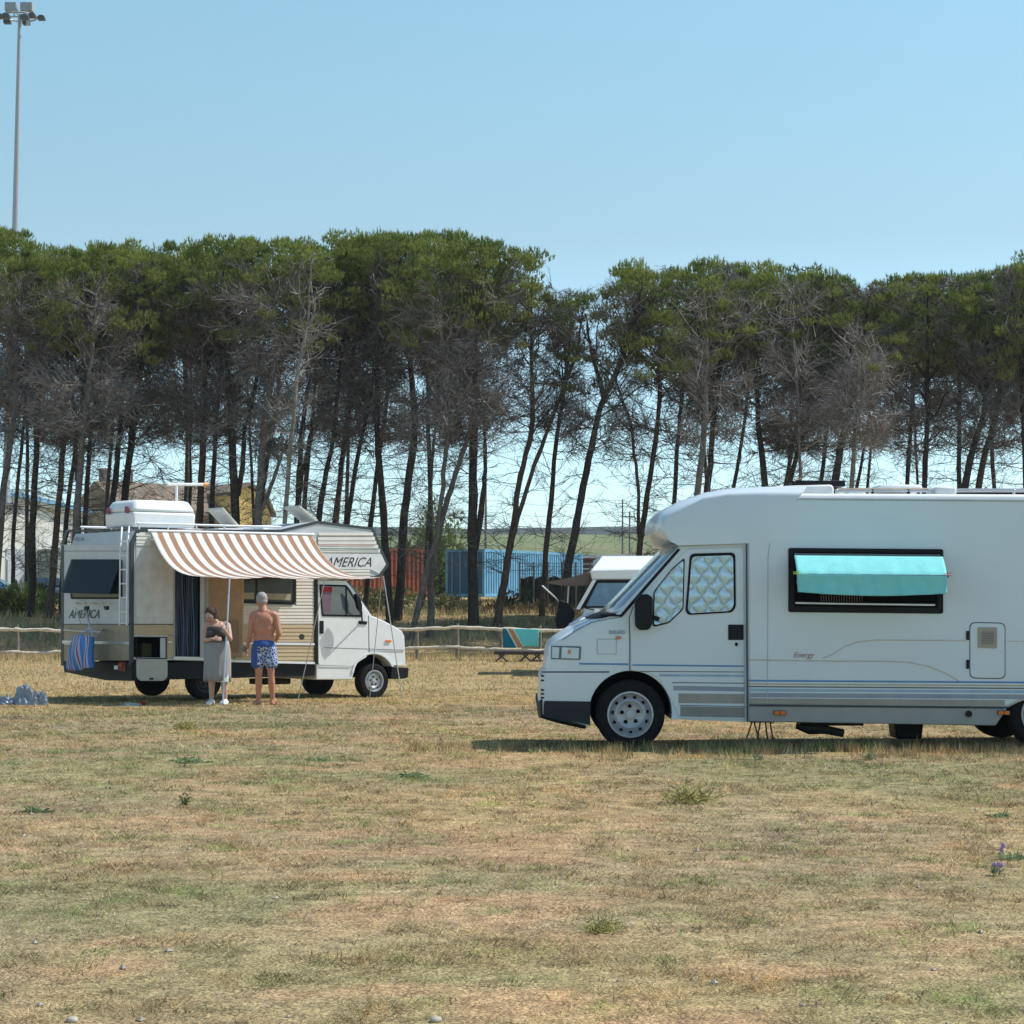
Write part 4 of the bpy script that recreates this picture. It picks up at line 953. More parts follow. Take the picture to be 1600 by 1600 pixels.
# seams, doors
fw.strip('body_joint', [(1166.5, 850), (1167, 1000), (1168, 1128)], 2.2, .004, .01, mat('dark_joint', (.05, .055, .06), .7))
fw.strip('moulding_joint', [(1203, 848), (1200, 870), (1199, 1100)], 1.0, .003, .006, mat('soft_joint', (.40, .42, .43), .5))
fw.strip('moulding_joint', [(1165, 831), (1212, 829)], .9, .003, .006, mat('soft_joint'))
fw.strip('roof_gutter', [(1248, 779), (1400, 780.5), (1600, 782.5), (1900, 785)], 1.6, .012, .02, mat('soft_joint'))
door = fw.plate('cab_door', [(1074, 858), (1162, 854.5), (1163, 1046), (1164, 1124), (1062, 1122), (1052, 1100), (1030, 1060), (1012, 1050), (987, 1048), (986, 1000), (985, 962), (992, 946), (1030, 905)], -CY+.010, .02, white_paint, r=.03, bevel=.004)
fw.strip('sill_line', [(1062, 1102), (1164, 1104)], 1.2, -CY+.013, .004, darkstripe, door)
quilt = bpy.data.materials.new('quilted_silver_screen'); quilt.use_nodes = True
n = quilt.node_tree; b = n.nodes['Principled BSDF']; tc = n.nodes.new('ShaderNodeTexCoord'); sx = n.nodes.new('ShaderNodeSeparateXYZ'); n.links.new(tc.outputs['Object'], sx.inputs[0])
nz = n.nodes.new('ShaderNodeTexNoise'); nz.inputs['Scale'].default_value = 7; n.links.new(tc.outputs['Object'], nz.inputs['Vector'])
wv = mth(n, 'MULTIPLY', nz.outputs[0], .12)
ax = mth(n, 'ADD', sx.outputs[0], wv)
p1 = mth(n, 'ABSOLUTE', mth(n, 'SINE', mth(n, 'MULTIPLY', mth(n, 'ADD', ax, mth(n, 'MULTIPLY', sx.outputs[2], .8)), 20))); p2 = mth(n, 'ABSOLUTE', mth(n, 'SINE', mth(n, 'MULTIPLY', mth(n, 'SUBTRACT', ax, mth(n, 'MULTIPLY', sx.outputs[2], .8)), 20)))
hh = mth(n, 'POWER', mth(n, 'MULTIPLY', p1, p2), .5); bpn = n.nodes.new('ShaderNodeBump'); bpn.inputs['Distance'].default_value = .02; bpn.inputs['Strength'].default_value = .7; n.links.new(hh, bpn.inputs['Height']); n.links.new(bpn.outputs[0], b.inputs['Normal'])
cr_ = ramp(n, hh, [(0, (.42, .44, .45)), (.18, (.58, .70, .84)), (1, (.64, .78, .94))], 'LINEAR'); n.links.new(cr_, b.inputs['Base Color']); b.inputs['Metallic'].default_value = .85; b.inputs['Roughness'].default_value = .28
gl = glass('clear_pane', (.80, .88, .92), .06)
w1 = [(1078, 865), (1149, 863), (1150, 948), (1144, 957), (1076, 961), (1071, 955)]; w0 = [(1070, 871), (1068, 952), (1045, 974), (1020, 980), (1021, 925), (1050, 888)]
for wp, r_, ins in ((w1, .05, 4.2), (w0, .03, 3.6)):
    cx_ = sum(q[0] for q in wp)/len(wp); cy_ = sum(q[1] for q in wp)/len(wp)
    inn = [(cx_+(x_-cx_)*(1-ins/45), cy_+(y_-cy_)*(1-ins/55)) for x_, y_ in wp]
    fr_ = fw.plate('window_seal', wp, -CY+.018, .012, black_rub, r=r_)
    fw.plate('sun_screen', inn, -CY+.021, .006, quilt, fr_, r=r_*.9); fw.plate('pane', inn, -CY+.028, .003, gl, fr_, r=r_*.9)
mb = [(1000, 929), (1012, 928), (1020, 934), (1020, 975), (1014, 984), (1000, 985), (993, 978), (992, 940)]
mr_ = fw.plate('wing_mirror', mb, -CY+.16, .12, black_pl, r=.02, bevel=.015); fw.strip('mirror_arm', [(1014, 962), (1030, 968)], 7, -CY+.06, .06, black_pl, mr_)
fw.plate('door_handle', [(1138, 976), (1162, 976), (1162, 1000), (1138, 1000)], -CY+.024, .02, black_pl, door, r=.006, bevel=.004)
fw.plate('door_lock', [(1148.5, 1004), (1153, 1004), (1153, 1009.5), (1148.5, 1009.5)], -CY+.02, .014, black_pl, door, r=.01)
# nose details
hl = fw.plate('headlight', [(861, 1009), (908, 1010), (907, 1031), (861, 1030)], -CY+.010, .03, mat('headlight_seal', (.10, .13, .17), .4), r=.01)
fw.plate('lens', [(878, 1011.5), (905, 1012.5), (904, 1029), (877, 1028.5)], -CY+.014, .006, mat('headlight_glass', (.45, .60, .72), .08, metal=.3, spec=1), hl, r=.006)
fw.plate('indicator_lens', [(862.5, 1011), (874, 1011.5), (873, 1028.5), (862.5, 1028)], -CY+.014, .006, mat('clear_indicator', (.50, .62, .68), .12, spec=1), hl, r=.004)
fw.plate('orange_bulb', [(887, 1015), (892, 1015), (892, 1022), (887, 1022)], -CY+.016, .003, mat('dull_orange', (.55, .25, .15), .4), hl, r=.008)
fw.plate('side_repeater', [(962, 994), (970, 994), (970, 999), (962, 999)], -CY+.02, .02, mat('dull_orange'), r=.006)
ff = fw.plate('fuel_flap', [(932.5, 998), (963.5, 998), (963.5, 1022.5), (932.5, 1022.5)], -CY+.003, .006, mat('soft_joint'), r=.015); fw.plate('flap_face', [(933.8, 999.3), (962.3, 999.3), (962.3, 1021.2), (933.8, 1021.2)], -CY+.006, .004, white_paint, ff, r=.012)
fw.text('badge', 'DUCATO', 952, 985, 976, 990.5, -CY+.006, mat('badge_grey', (.12, .16, .2), .5))
# printed stripes: cab then body
def stripe(x0, y0, x1, y1, wd, m, off): fw.strip('stripe', [(x0, y0), (x1, y1)], wd, off, .003, m)
co_f, co_d, co_b = -CY+.0015, -CY+.0125, .002
lb_m = mat('stripe_light_blue', (.30, .42, .55), .35); gb_m = mat('stripe_grey_blue', (.26, .30, .36), .35); og_m = mat('stripe_olive_grey', (.30, .29, .25), .35)
stripe(905, 1037, 982, 1038, 3.0, bluestripe, co_f)
stripe(988, 1039, 1162, 1041, 2.6, bluestripe, co_d); stripe(1000, 1049, 1162, 1050, 1.3, darkstripe, co_d); stripe(1030, 1055, 1162, 1056, 4.0, lb_m, co_d)
stripe(1050, 1066.5, 1163, 1067.5, 1.4, darkstripe, co_d); stripe(1052, 1075, 1163, 1077, 7, gb_m, co_d); stripe(1060, 1091, 1163, 1092, 15, og_m, co_d); stripe(1063, 1111.5, 1163, 1113.5, 16, mat('stripe_dark_olive', (.22, .22, .20), .4), co_d)
for y_, wd, m_ in ((1063.5, 3.0, bluestripe), (1068.6, 2.0, tanstripe), (1072.8, 2.0, darkstripe), (1078, 4.4, lb_m), (1086, 7.0, gb_m)): stripe(1170, y_, 1923, y_+5, wd, m_, co_b)
stripe(1170, 1095, 1570, 1098, 8.5, og_m, co_b); stripe(1700, 1099, 1923, 1101, 8.5, og_m, co_b); stripe(1170, 1101.8, 1576, 1105.2, 2.0, mat('dark_joint'), .004)
ra = fw.hit(1246, 777.5, 1, 0); rb_ = fw.hit(1905, 780.5, 1, 0); SEC = [(0, -.02), (.004, .012), (.02, .032), (.06, .044), (.4, .055), (1.1, .065), (1.8, .055), (2.14, .044), (2.18, .032), (2.196, .012), (2.2, -.02)]
V = [(ra.x, y_, ra.z+z_) for y_, z_ in SEC]+[(rb_.x, y_, rb_.z+z_) for y_, z_ in SEC]; k = len(SEC)
pymesh('roof', V, [tuple(range(k)), tuple(range(2*k-1, k-1, -1))]+[(i, (i+1) % k, k+(i+1) % k, k+i) for i in range(k)], wht_pl, wm, smooth=True, ang=50)
sw_m = mat('stripe_pale_tan', (.50, .46, .40), .4)
fw.strip('swoosh', [(1170, 1031), (1230, 1032), (1300, 1033), (1380, 1033), (1420, 1035), (1450, 1041), (1475, 1051), (1498, 1064)], 2.2, .002, .003, sw_m)
fw.strip('swoosh', [(1285, 1029), (1300, 1023), (1320, 1010), (1340, 1003), (1370, 1000), (1420, 1000.5), (1509, 1001)], 2.0, .002, .003, sw_m)
fw.strip('swoosh', [(1574, 1002), (1700, 1003), (1920, 1005)], 1.4, .002, .003, sw_m)
fw.text('lettering', 'Energy', 1240, 1019, 1273, 1030, .002, redtext, shear=.35)
# long hinged window with towel
wf = fw.plate('window', [(1232, 856), (1474, 858), (1474, 959), (1232, 956.5)], .022, .03, black_pl, r=.025, bevel=.004)
fw.plate('dark_opening', [(1241, 865), (1466, 867), (1466, 950), (1241, 947.5)], .024, .004, dark, wf, r=.02)
fw.strip('sill_rail', [(1243, 942), (1300, 943.2), (1461, 945.3)], 2.6, .035, .01, alu, wf)
V_ = []
for i in range(17): x_ = 1283+i*4; fw.strip('blind_slat', [(x_, 928+(i % 3)), (x_+.3, 940)], 1.1, .028, .003, mat('slat_grey', (.13, .11, .10), .8), wf)
a0 = fw.hit(1240, 862, 1, -.03); a1 = fw.hit(1468, 864, 1, -.03)
def paneP(u, t, lift=0.):    # pane hinged at the top, tilted out at the bottom
    top_ = a0+(a1-a0)*u; ang = R(63); L_ = .50
    return Vector((top_.x, top_.y-sin(ang)*L_*t-lift*cos(ang), top_.z-cos(ang)*L_*t+lift*sin(ang)))
V = [paneP(0, 0), paneP(1, 0), paneP(1, 1), paneP(0, 1)]; V += [v+Vector((0, .012, -.02)) for v in V]
pymesh('hinged_pane', V, [(0, 1, 2, 3), (7, 6, 5, 4), (0, 1, 5, 4), (1, 2, 6, 5), (2, 3, 7, 6), (3, 0, 4, 7)], glass('acrylic_pane', (.25, .38, .42), .15), wf)
for u in (.02, .98):
    q = paneP(u, .8); tube('window_stay', [(q.x, -.02, q.z-.12), tuple(q)], .006, alu, wf, 6)
aqua = mat('aqua_towel', (.22, .66, .66), .9, var=.05, scale=12, trans=.06, bump=.3, bscale=60)
t0 = -.02
E0 = fw.hit(1245, 897, 1, -.47); E1 = fw.hit(1480, 899.5, 1, -.47)   # the fold over the pane's lower edge
U0 = fw.hit(1241, 869, 1, -.13); U1 = fw.hit(1473, 871, 1, -.13)
def towelf(u, v):
    E = E0+(E1-E0)*u; U = U0+(U1-U0)*u; rip = .006*sin(u*23)+.004*sin(u*51+1)
    if v < .45:
        t = v/.45; p = U+(E-U)*t; p.z += .012*sin(t*pi); p.y -= rip*t; return p+WO
    t = (v-.45)/.55
    hang = .165+.03*sin(u*pi)
    return E+Vector((rip*3*t, .012*sin(t*3)+rip*2*t, -hang*t-.006))+WO
o = sheet('towel', None, 60, 22, towelf, aqua, thick=.008); tag(o, 'aqua green towel draped over the hinged window of the big motorhome', 'towel')
for px, py, m_, lb in ((1245, 895, mat('lime_plastic', (.55, .75, .02), .4), 'lime green clothes peg on the left end of the aqua towel'), (1482, 897.5, mat('pink_plastic', (.85, .08, .15), .4), 'pink clothes peg on the right end of the aqua towel')):
    c = fw.hit(px, py, 1, -.475)+WO; pg = empty('clothes_peg', c); tag(pg, lb, 'clothes peg', 'pegs on the aqua towel')
    for s in (-1, 1):
        V = [(-.035, -.006, s*.003), (.035, -.006, s*.012), (.035, .006, s*.012), (-.035, .006, s*.003), (-.035, -.006, s*.010), (.035, -.006, s*.018), (.035, .006, s*.018), (-.035, .006, s*.010)]
        pymesh('prong', V, [(0, 1, 2, 3), (7, 6, 5, 4), (0, 1, 5, 4), (1, 2, 6, 5), (2, 3, 7, 6), (3, 0, 4, 7)], m_, pg)
    lathe('spring', [(.006, -.008), (.006, .008)], alu, pg, (0, 0, 0), 8)
# service hatch
hs_ = fw.plate('service_hatch', [(1515, 972), (1571, 973), (1571, 1061), (1515, 1060)], .004, .008, mat('dark_joint'), r=.06)
fw.plate('hatch_face', [(1516.2, 973.4), (1569.8, 974.4), (1569.8, 1059.6), (1516.2, 1058.6)], .008, .008, white_paint, hs_, r=.056)
vf = fw.plate('vent_frame', [(1528, 980), (1558, 980.5), (1558, 1013), (1528, 1012)], .018, .012, mat('aged_tan_plastic', (.36, .32, .25), .6), hs_, r=.01, bevel=.003)
fw.plate('vent_grille', [(1533, 987), (1553, 987), (1553, 1007), (1533, 1007)], .019, .004, mat('grey_grille', (.20, .21, .20), .6), hs_)
for i in range(6): fw.strip('louvre', [(1533, 988.5+i*3.4), (1553, 988.7+i*3.4)], 1.0, .023, .005, mat('aged_tan_plastic'), vf)
fw.plate('hatch_lock', [(1563, 1016), (1567, 1016), (1567, 1020), (1563, 1020)], .012, .006, alu, hs_, r=.01)
for y_ in (986, 1031): fw.plate('hinge', [(1510, y_), (1514.5, y_), (1514.5, y_+14), (1510, y_+14)], .014, .012, black_pl, hs_, bevel=.002)
for px in (1219, 1569): 
    mk = fw.plate('side_marker', [(px-9.5, 1110), (px+9.5, 1110.5), (px+9.5, 1117.5), (px-9.5, 1117)], .016, .03, mat('dark_joint'), r=.01); fw.plate('lens', [(px-8.5, 1111), (px-.7, 1111), (px-.7, 1116.6), (px-8.5, 1116.6)], .024, .012, orange_l, mk, r=.008); fw.plate('lens', [(px+.7, 1111), (px+8.5, 1111), (px+8.5, 1116.6), (px+.7, 1116.6)], .024, .012, orange_l, mk, r=.008)
lathe('filler_cap', [(.001, -.0), (.032, .0), (.032, .012)], black_pl, wm, fw.hit(1514, 1115.5, 1, -.008), 20)
# roof fittings
def rbox(name, x0, y0, x1, y1, yv, dp, m, bevel=.01):
    a = fw.hit(x0, y0, 1, yv); b = fw.hit(x1, y1, 1, yv); return box(name, (a.x, yv, a.z), (b.x, yv+dp, b.z), m, wm, bevel)
P = [(1110, 775), (1140, 766), (1200, 761), (1240, 758.5), (1299, 757), (1303, 761), (1303, 775)]
P_ = [fw.hit(x_, y_, 1, .22) for x_, y_ in P]; V = P_+[p+Vector((0, 1.6, 0)) for p in P_]; k = len(P_)
pymesh('roof_fairing', V, [tuple(range(k)), tuple(range(2*k-1, k-1, -1))]+[(i, (i+1) % k, k+(i+1) % k, k+i) for i in range(k)], wht_pl, wm, bevel=.02)
ant = rbox('flat_antenna', 1243, 760, 1321, 750.5, .7, .9, black_pl, .01); rbox('antenna_foot', 1262, 764, 1310, 759, .9, .3, black_pl)
rbox('antenna_arm', 1238, 758, 1252, 752, .8, .1, black_pl); tube('antenna_knob', [fw.hit(1243, 752, 1, .75), fw.hit(1253, 748, 1, .75)], .012, mat('dull_orange'), wm, 6)
rbox('roof_rail', 1306, 769, 1900, 765, .12, .05, alu); rbox('roof_rail', 1308, 765, 1470, 762.5, .5, .05, mat('tan_rail', (.5, .38, .28), .5))
for px in (1308, 1364, 1420, 1462, 1585, 1700): rbox('rail_foot', px-2, 775, px+2, 764, .12, .06, black_pl if px in (1364, 1420) else alu)
rbox('roof_hatch', 1372, 768, 1442, 757, .75, .55, wht_pl, .03); rbox('roof_box', 1462, 776, 1495, 760.5, .1, .5, wht_pl, .02); rbox('roof_duct', 1328, 775, 1352, 766, .35, .3, wht_pl, .02)
rbox('solar_panel', 1497, 768, 1700, 763, .45, .8, mat('panel_frame_grey', (.35, .35, .34), .5), .005)
# wheels, underbody
wz = fw.hit(985, 1115, 1, .06)
for c, s in (((wz.x, .07, wz.z-.01), -1), ((wz.x, 2.03, wz.z-.01), 1)): wheel(wm, c, .34, .215, .222, 11, 5, s)
wr = fw.hit(1632, 1118, 1, .06)
for c, s in (((wr.x, .06, wz.z-.01), -1), ((wr.x, 2.08, wz.z-.01), 1)): wheel(wm, c, .34, .215, .222, 11, 5, s)
a = fw.hit(1393, 1130, 1, .9); b = fw.hit(1448, 1130, 1, .9)
pymesh('waste_tank', [(a.x, .9, .42), (b.x, .9, .42), (b.x-.05, .9, .02), (a.x+.05, .9, .02), (a.x, 1.3, .42), (b.x, 1.3, .42), (b.x-.05, 1.3, .02), (a.x+.05, 1.3, .02)], [(0, 1, 2, 3), (7, 6, 5, 4), (0, 1, 5, 4), (1, 2, 6, 5), (2, 3, 7, 6), (3, 0, 4, 7)], black_pl, wm, bevel=.02)
tube('exhaust', [fw.hit(1245, 1131, 1, .6), fw.hit(1265, 1136, 1, .6), fw.hit(1290, 1140, 1, .6), fw.hit(1318, 1146, 1, .6)], [.05, .075, .045, .04], mat('sooty_steel', (.03, .03, .032), .7), wm, 10)
rbox('chassis_beam', 1250, 1134, 1350, 1127, .4, .12, black_pl)
st = empty('step_trestle', Vector((fw.hit(1187, 1158, 1, .5)+WO)[:2]+(WO.z,))); tag(st, 'small folding metal step standing under the body behind the cab door', 'folding step')
O2 = Vector(st.location)
tq = [((1175, 1128), (1164, 1152)), ((1178, 1128), (1188, 1150)), ((1188, 1128), (1182, 1150)), ((1196, 1128), (1200, 1152)), ((1203, 1128), (1209, 1150))]
for p, q in tq:
    a = fw.hit(*p, 1, .5)+WO-O2; b = fw.hit(*q, 1, .5)+WO-O2; b.z = 0; tube('leg', [a, b], .008, ir, st, 6)
a = fw.hit(1172, 1129, 1, .45)+WO-O2; b = fw.hit(1206, 1127, 1, .45)+WO-O2; box('tread', (a.x, a.y, a.z), (b.x, a.y+.25, b.z), ir, st)

# ================================================================== THE OLD STRIPED-AWNING CAMPER
AL = R(38); ca = at(208, 1090, 35.0); AO = Vector((ca.x, 35.0, float(zg(35.0))))
am = empty('camper_van', AO, AL); tag(am, 'old cream and beige overcab camper with rear ladder and roof box on the left', 'camper van')
fa = Frame(AO, AL, am)
WID = 2.3
bp = [(207.5, 1030), (207.5, 849), (217, 828.5), (440, 829), (497, 815.5), (582, 825), (607, 884), (595, 899), (540, 905), (497, 906), (497, 1037), (350, 1034)]
zsnap = fa.hit(208, 840, 1, 0).z
bodya = fa.plate('living_body', bp, 0, WID, greyp, bevel=0)
for v in bodya.data.vertices:
    if v.co.x < .06 and v.co.z < zsnap: v.co.x = 0.0
def cutter(pts, depth, m=dark, axis=1):
    return fa.plate('cutter', pts, .2, depth+.2, m, axis=axis)
cs = [cutter([(272, 880), (322, 880), (322, 1026.5), (272, 1025.5)], 1.0), cutter([(213, 995), (259.5, 996), (259.5, 1028), (213, 1027)], .6)]
bpy.context.view_layer.update()
cut(bodya, cs)
# lit siding skin (ribbed), built as slanted courses in one joined sheet
def siding(name, regs, m, step=5.2, off=.012, dp=.008):
    V = []; Fc = []
    for x0, x1, y0, y1 in regs:
        y_ = y0
        while y_ < y1-.5:
            e = min(y_+step, y1); q = len(V)
            A_ = fa.hit(x0, y_, 1, -off); B_ = fa.hit(x1, y_, 1, -off); C2 = fa.hit(x1, e-1.0, 1, -off-dp); D_ = fa.hit(x0, e-1.0, 1, -off-dp); E_ = fa.hit(x1, e, 1, -off); F_ = fa.hit(x0, e, 1, -off)
            V += [A_, B_, C2, D_, E_, F_]; Fc += [(q, q+1, q+2, q+3), (q+3, q+2, q+4, q+5)]; y_ = e
        q = len(V)
    me = bpy.data.meshes.new(name); me.from_pydata([tuple(v) for v in V], [], Fc)
    return link(name, me, m, am)
siding('upper_siding', [(367, 494, 841, 899), (463, 494, 899, 946), (367, 494, 946, 975), (498, 583, 832, 838)], cream)
siding('overcab_siding', [(497, 586, 839, 845.2), (497, 588, 845.2, 851.4), (497, 591, 851.4, 857.6), (497, 594, 857.6, 864)], cream, step=6.2)
siding('overcab_siding', [(497, 578, 890, 904)], cream, step=4.6)
siding('lower_siding', [(367, 494, 976, 1003), (367, 494, 1008, 1033)], beige, step=6)
siding('rear_corner_siding', [(213, 236, 832, 853)], cream, step=6)
fa.plate('overcab_panel', [(497, 864.5), (596, 866), (603, 882), (592, 896), (578, 889.5), (497, 889)], .016, .02, mat('pale_panel', (.68, .69, .69), .45))
fa.plate('smooth_side_panel', [(213, 855), (271, 855), (271, 975), (213, 975)], .008, .01, mat('pale_side', (.56, .55, .52), .45))
fa.plate('lower_side_panel', [(209.5, 976.5), (271, 976.5), (271, 992.5), (209.5, 992.5)], .008, .01, beige)
fa.plate('lower_side_panel', [(261.5, 993), (271, 993), (271, 1029), (261.5, 1029)], .008, .01, beige)
fa.text('lettering', 'AMERICA', 507, 870.5, 580, 885.5, .018, textm, shear=.45)
fa.strip('red_pinstripe', [(500, 851), (585, 852)], 1.2, .028, .004, mat('pinstripe_rose', (.45, .25, .25), .5)); fa.strip('dark_pinstripe', [(500, 857), (592, 859)], 1.2, .028, .004, mat('pinstripe_teal', (.12, .25, .25), .5))
# black edge trims
fa.strip('edge_trim', [(217, 829), (440, 829.5), (497, 816), (582, 826), (606, 884)], 4.2, .012, .05, mat('dark_edge_trim', (.035, .045, .05), .5))
fa.strip('edge_trim', [(206.5, 1040), (207, 849), (217, 829)], 5.0, .014, .06, mat('dark_edge_trim'))
fa.strip('edge_trim', [(606, 883), (594, 899), (578, 905)], 4, .012, .05, mat('dark_edge_trim'))
fa.strip('joint_trim', [(494, 905), (494.5, 1038)], 5.5, .03, .04, black_rub)
fa.strip('joint_trim', [(366, 900), (366, 1028)], 3.5, .03, .04, black_rub)
fa.strip('waist_trim', [(209, 975.5), (271, 975.5)], 1.4, .014, .01, seam_m)
fa.strip('chrome_trim', [(367, 1005), (494, 1006.5)], 3.2, .03, .02, wht_pl); fa.strip('bottom_trim', [(323, 1032), (494, 1036)], 3.4, .03, .03, wht_pl)
fa.strip('locker_latch', [(262, 1003), (269, 1003.3)], 2.2, .016, .01, alu)
# side window
sw = fa.plate('window', [(367, 899), (462, 899), (462, 945), (367, 942)], .034, .03, black_pl, r=.08)
fa.plate('pane', [(372, 903), (399, 903), (399, 938), (372, 937.5)], .038, .006, mat('dark_brown_glass', (.025, .025, .022), .15, spec=.35), sw, r=.05); fa.plate('pane', [(402, 903), (457, 903), (457, 941), (402, 938.5)], .038, .006, mat('dark_brown_glass'), sw, r=.05)
fa.plate('curtain', [(404, 927), (455, 928), (454, 938), (404, 936)], .0395, .003, mat('cream_curtain', (.34, .31, .24), .9), sw); fa.plate('curtain', [(374, 926), (397, 926), (397, 936), (374, 936)], .0395, .003, mat('cream_curtain'), sw)
# doorway: frame, curtain strips, open door leaf
for x_ in (272.5, 321.5): fa.strip('door_frame', [(x_, 884), (x_, 1027)], 2.4, .016, .02, mat('frame_grey', (.32, .33, .33), .5))
fa.strip('door_sill', [(271, 1028.5), (323, 1029.5)], 3.4, .03, .05, alu)
r4 = random.Random(3); ribm = [mat('strip_navy', (.015, .03, .08), .5), mat('strip_blue', (.03, .09, .18), .5), mat('strip_dark', (.012, .015, .025), .5)]
for i in range(15):
    x_ = 275+i*2.7; path = [(x_+1.2*sin(k*.9+i), 886+k*23.2) for k in range(7)]; fa.strip('curtain_strip', path, 2.2, -.06-.01*(i % 2), .006, ribm[i % 3])
h0 = fa.hit(324, 893, 1, -.01); h1 = fa.hit(324, 1027, 1, -.01); hx = h0.x+.02; LW = .66; an = R(62)   # door leaf swung outwards
ux, uy = cos(an), -sin(an)
V = []
for s, t in ((0, h1.z), (1, h1.z), (1, h0.z+.06), (0, h0.z+.06)): V.append((hx+ux*LW*s, -.03+uy*LW*s, t))
V += [(x_+.035, y_+.02, z_) for x_, y_, z_ in V]
dl = pymesh('entrance_door', V, [(0, 1, 2, 3), (7, 6, 5, 4), (0, 1, 5, 4), (1, 2, 6, 5), (2, 3, 7, 6), (3, 0, 4, 7)], mat('door_inner_tan', (.42, .25, .13), .6), am, bevel=.01)
V = [(hx+ux*LW*s-.006, -.035+uy*LW*s-.004, h1.z+(h0.z-h1.z)*t) for s, t in ((.12, .06), (.88, .06), (.88, .44), (.12, .44))]; V += [(x_+.004, y_+.003, z_) for x_, y_, z_ in V]
pymesh('door_pocket', V, [(0, 1, 2, 3), (7, 6, 5, 4), (0, 1, 5, 4), (1, 2, 6, 5), (2, 3, 7, 6), (3, 0, 4, 7)], mat('pocket_brown', (.30, .19, .11), .7), dl)
# locker flap hanging down
lf_ = fa.plate('locker_flap', [(213.5, 1030), (262, 1030), (262, 1058), (256, 1064), (219, 1064), (213.5, 1058)], .06, .03, mat('flap_beige', (.47, .45, .38), .5), r=.05, bevel=.006)
fa.plate('flap_latch', [(234, 1059), (240, 1059), (240, 1062), (234, 1062)], .07, .01, black_pl, lf_)
fa.strip('opening_seal', [(213, 996), (213, 1028), (260, 1029), (260, 996), (213, 995.5)], 1.6, .014, .012, black_rub)
fa.plate('locker_cargo', [(222, 1005), (238, 1006), (237, 1026), (222, 1026)], -.3, .2, mat('dim_box', (.10, .10, .04), .8), bodya if False else am)
# underbody skirt
def ab(x0, y0, x1, y1, yv, dp, m, name, bevel=0):
    a = fa.hit(x0, y0, 1, yv); b = fa.hit(x1, y1, 1, yv); return box(name, (a.x, yv, a.z), (b.x, yv+dp, b.z), m, am, bevel)
ab(258, 1062, 492, 1031, .03, 2.1, black_pl, 'chassis_skirt'); ab(330, 1068, 350, 1062, .3, .3, black_pl, 'chassis_hanger'); ab(412, 1070, 455, 1060, .5, .5, black_pl, 'fuel_tank', .02)
ab(215, 1058, 260, 1034, .5, 1.4, black_pl, 'rear_underbody')
# rear face (x = 0 plane, outwards is -x)
RR = dict(axis=0)
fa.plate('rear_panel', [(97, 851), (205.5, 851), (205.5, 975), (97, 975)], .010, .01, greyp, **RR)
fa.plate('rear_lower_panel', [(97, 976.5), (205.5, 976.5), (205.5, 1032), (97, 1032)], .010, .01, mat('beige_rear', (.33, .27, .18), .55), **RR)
fa.strip('waist_trim', [(97, 975.5), (205, 975.5)], 1.5, .014, .01, seam_m, **RR); fa.strip('panel_joint', [(97, 861), (205, 861)], .9, .012, .006, seam_m, **RR)
fa.strip('chrome_trim', [(97, 1003), (205, 1005)], 4.6, .022, .02, alu, **RR); fa.strip('edge_trim', [(97.5, 852), (97, 1040)], 4, .016, .04, mat('dark_edge_trim'), **RR)
fa.strip('edge_trim', [(104, 829), (97.5, 850)], 4, .01, .04, mat('dark_edge_trim'), axis=0, sgn=-1); fa.strip('edge_trim', [(104, 829), (216, 829)], 3.4, -.10, .05, mat('dark_edge_trim'), axis=0)
rw = fa.plate('rear_window', [(110, 874), (190, 874), (190, 936), (110, 936)], .026, .02, black_rub, r=.05, **RR)
fa.plate('window_glass', [(113, 877), (187, 877), (187, 933), (113, 933)], .030, .006, mat('dark_blue_glass', (.018, .03, .045), .08, spec=1), rw, r=.04, **RR)
A1 = fa.hit(111, 875, 0, -.04); A2 = fa.hit(189, 875, 0, -.04); hL = .60; g_ = R(20)
V = [A1, A2, A2+Vector((-sin(g_)*hL, 0, -cos(g_)*hL)), A1+Vector((-sin(g_)*hL, 0, -cos(g_)*hL))]; V += [v+Vector((.015, 0, -.006)) for v in V]
pymesh('hinged_pane', V, [(0, 1, 2, 3), (7, 6, 5, 4), (0, 1, 5, 4), (1, 2, 6, 5), (2, 3, 7, 6), (3, 0, 4, 7)], glass('smoked_pane', (.40, .42, .45), .02, .35), rw)
fa.text('lettering', 'ARCA', 113, 839, 132, 845, .02, mat('logo_grey', (.06, .08, .11), .5), axis=0)
fa.text('lettering', 'AMERICA', 107, 953, 155, 966, .016, textm, axis=0, shear=.4)
# ladder
lad = []
for x_ in (188.5, 199.5): lad.append(([fa.hit(x_+2, 823, 0, .06), fa.hit(x_, 850, 0, -.10), fa.hit(x_-1, 900, 0, -.10), fa.hit(x_-1.5, 977, 0, -.10)], .016))
lo = tubes('ladder', lad, wht_pl, am, 8)
for y_ in (846, 868, 890, 912, 934, 956, 974): tube('rung', [fa.hit(188, y_, 0, -.10), fa.hit(199, y_, 0, -.10)], .012, wht_pl, lo, 6)
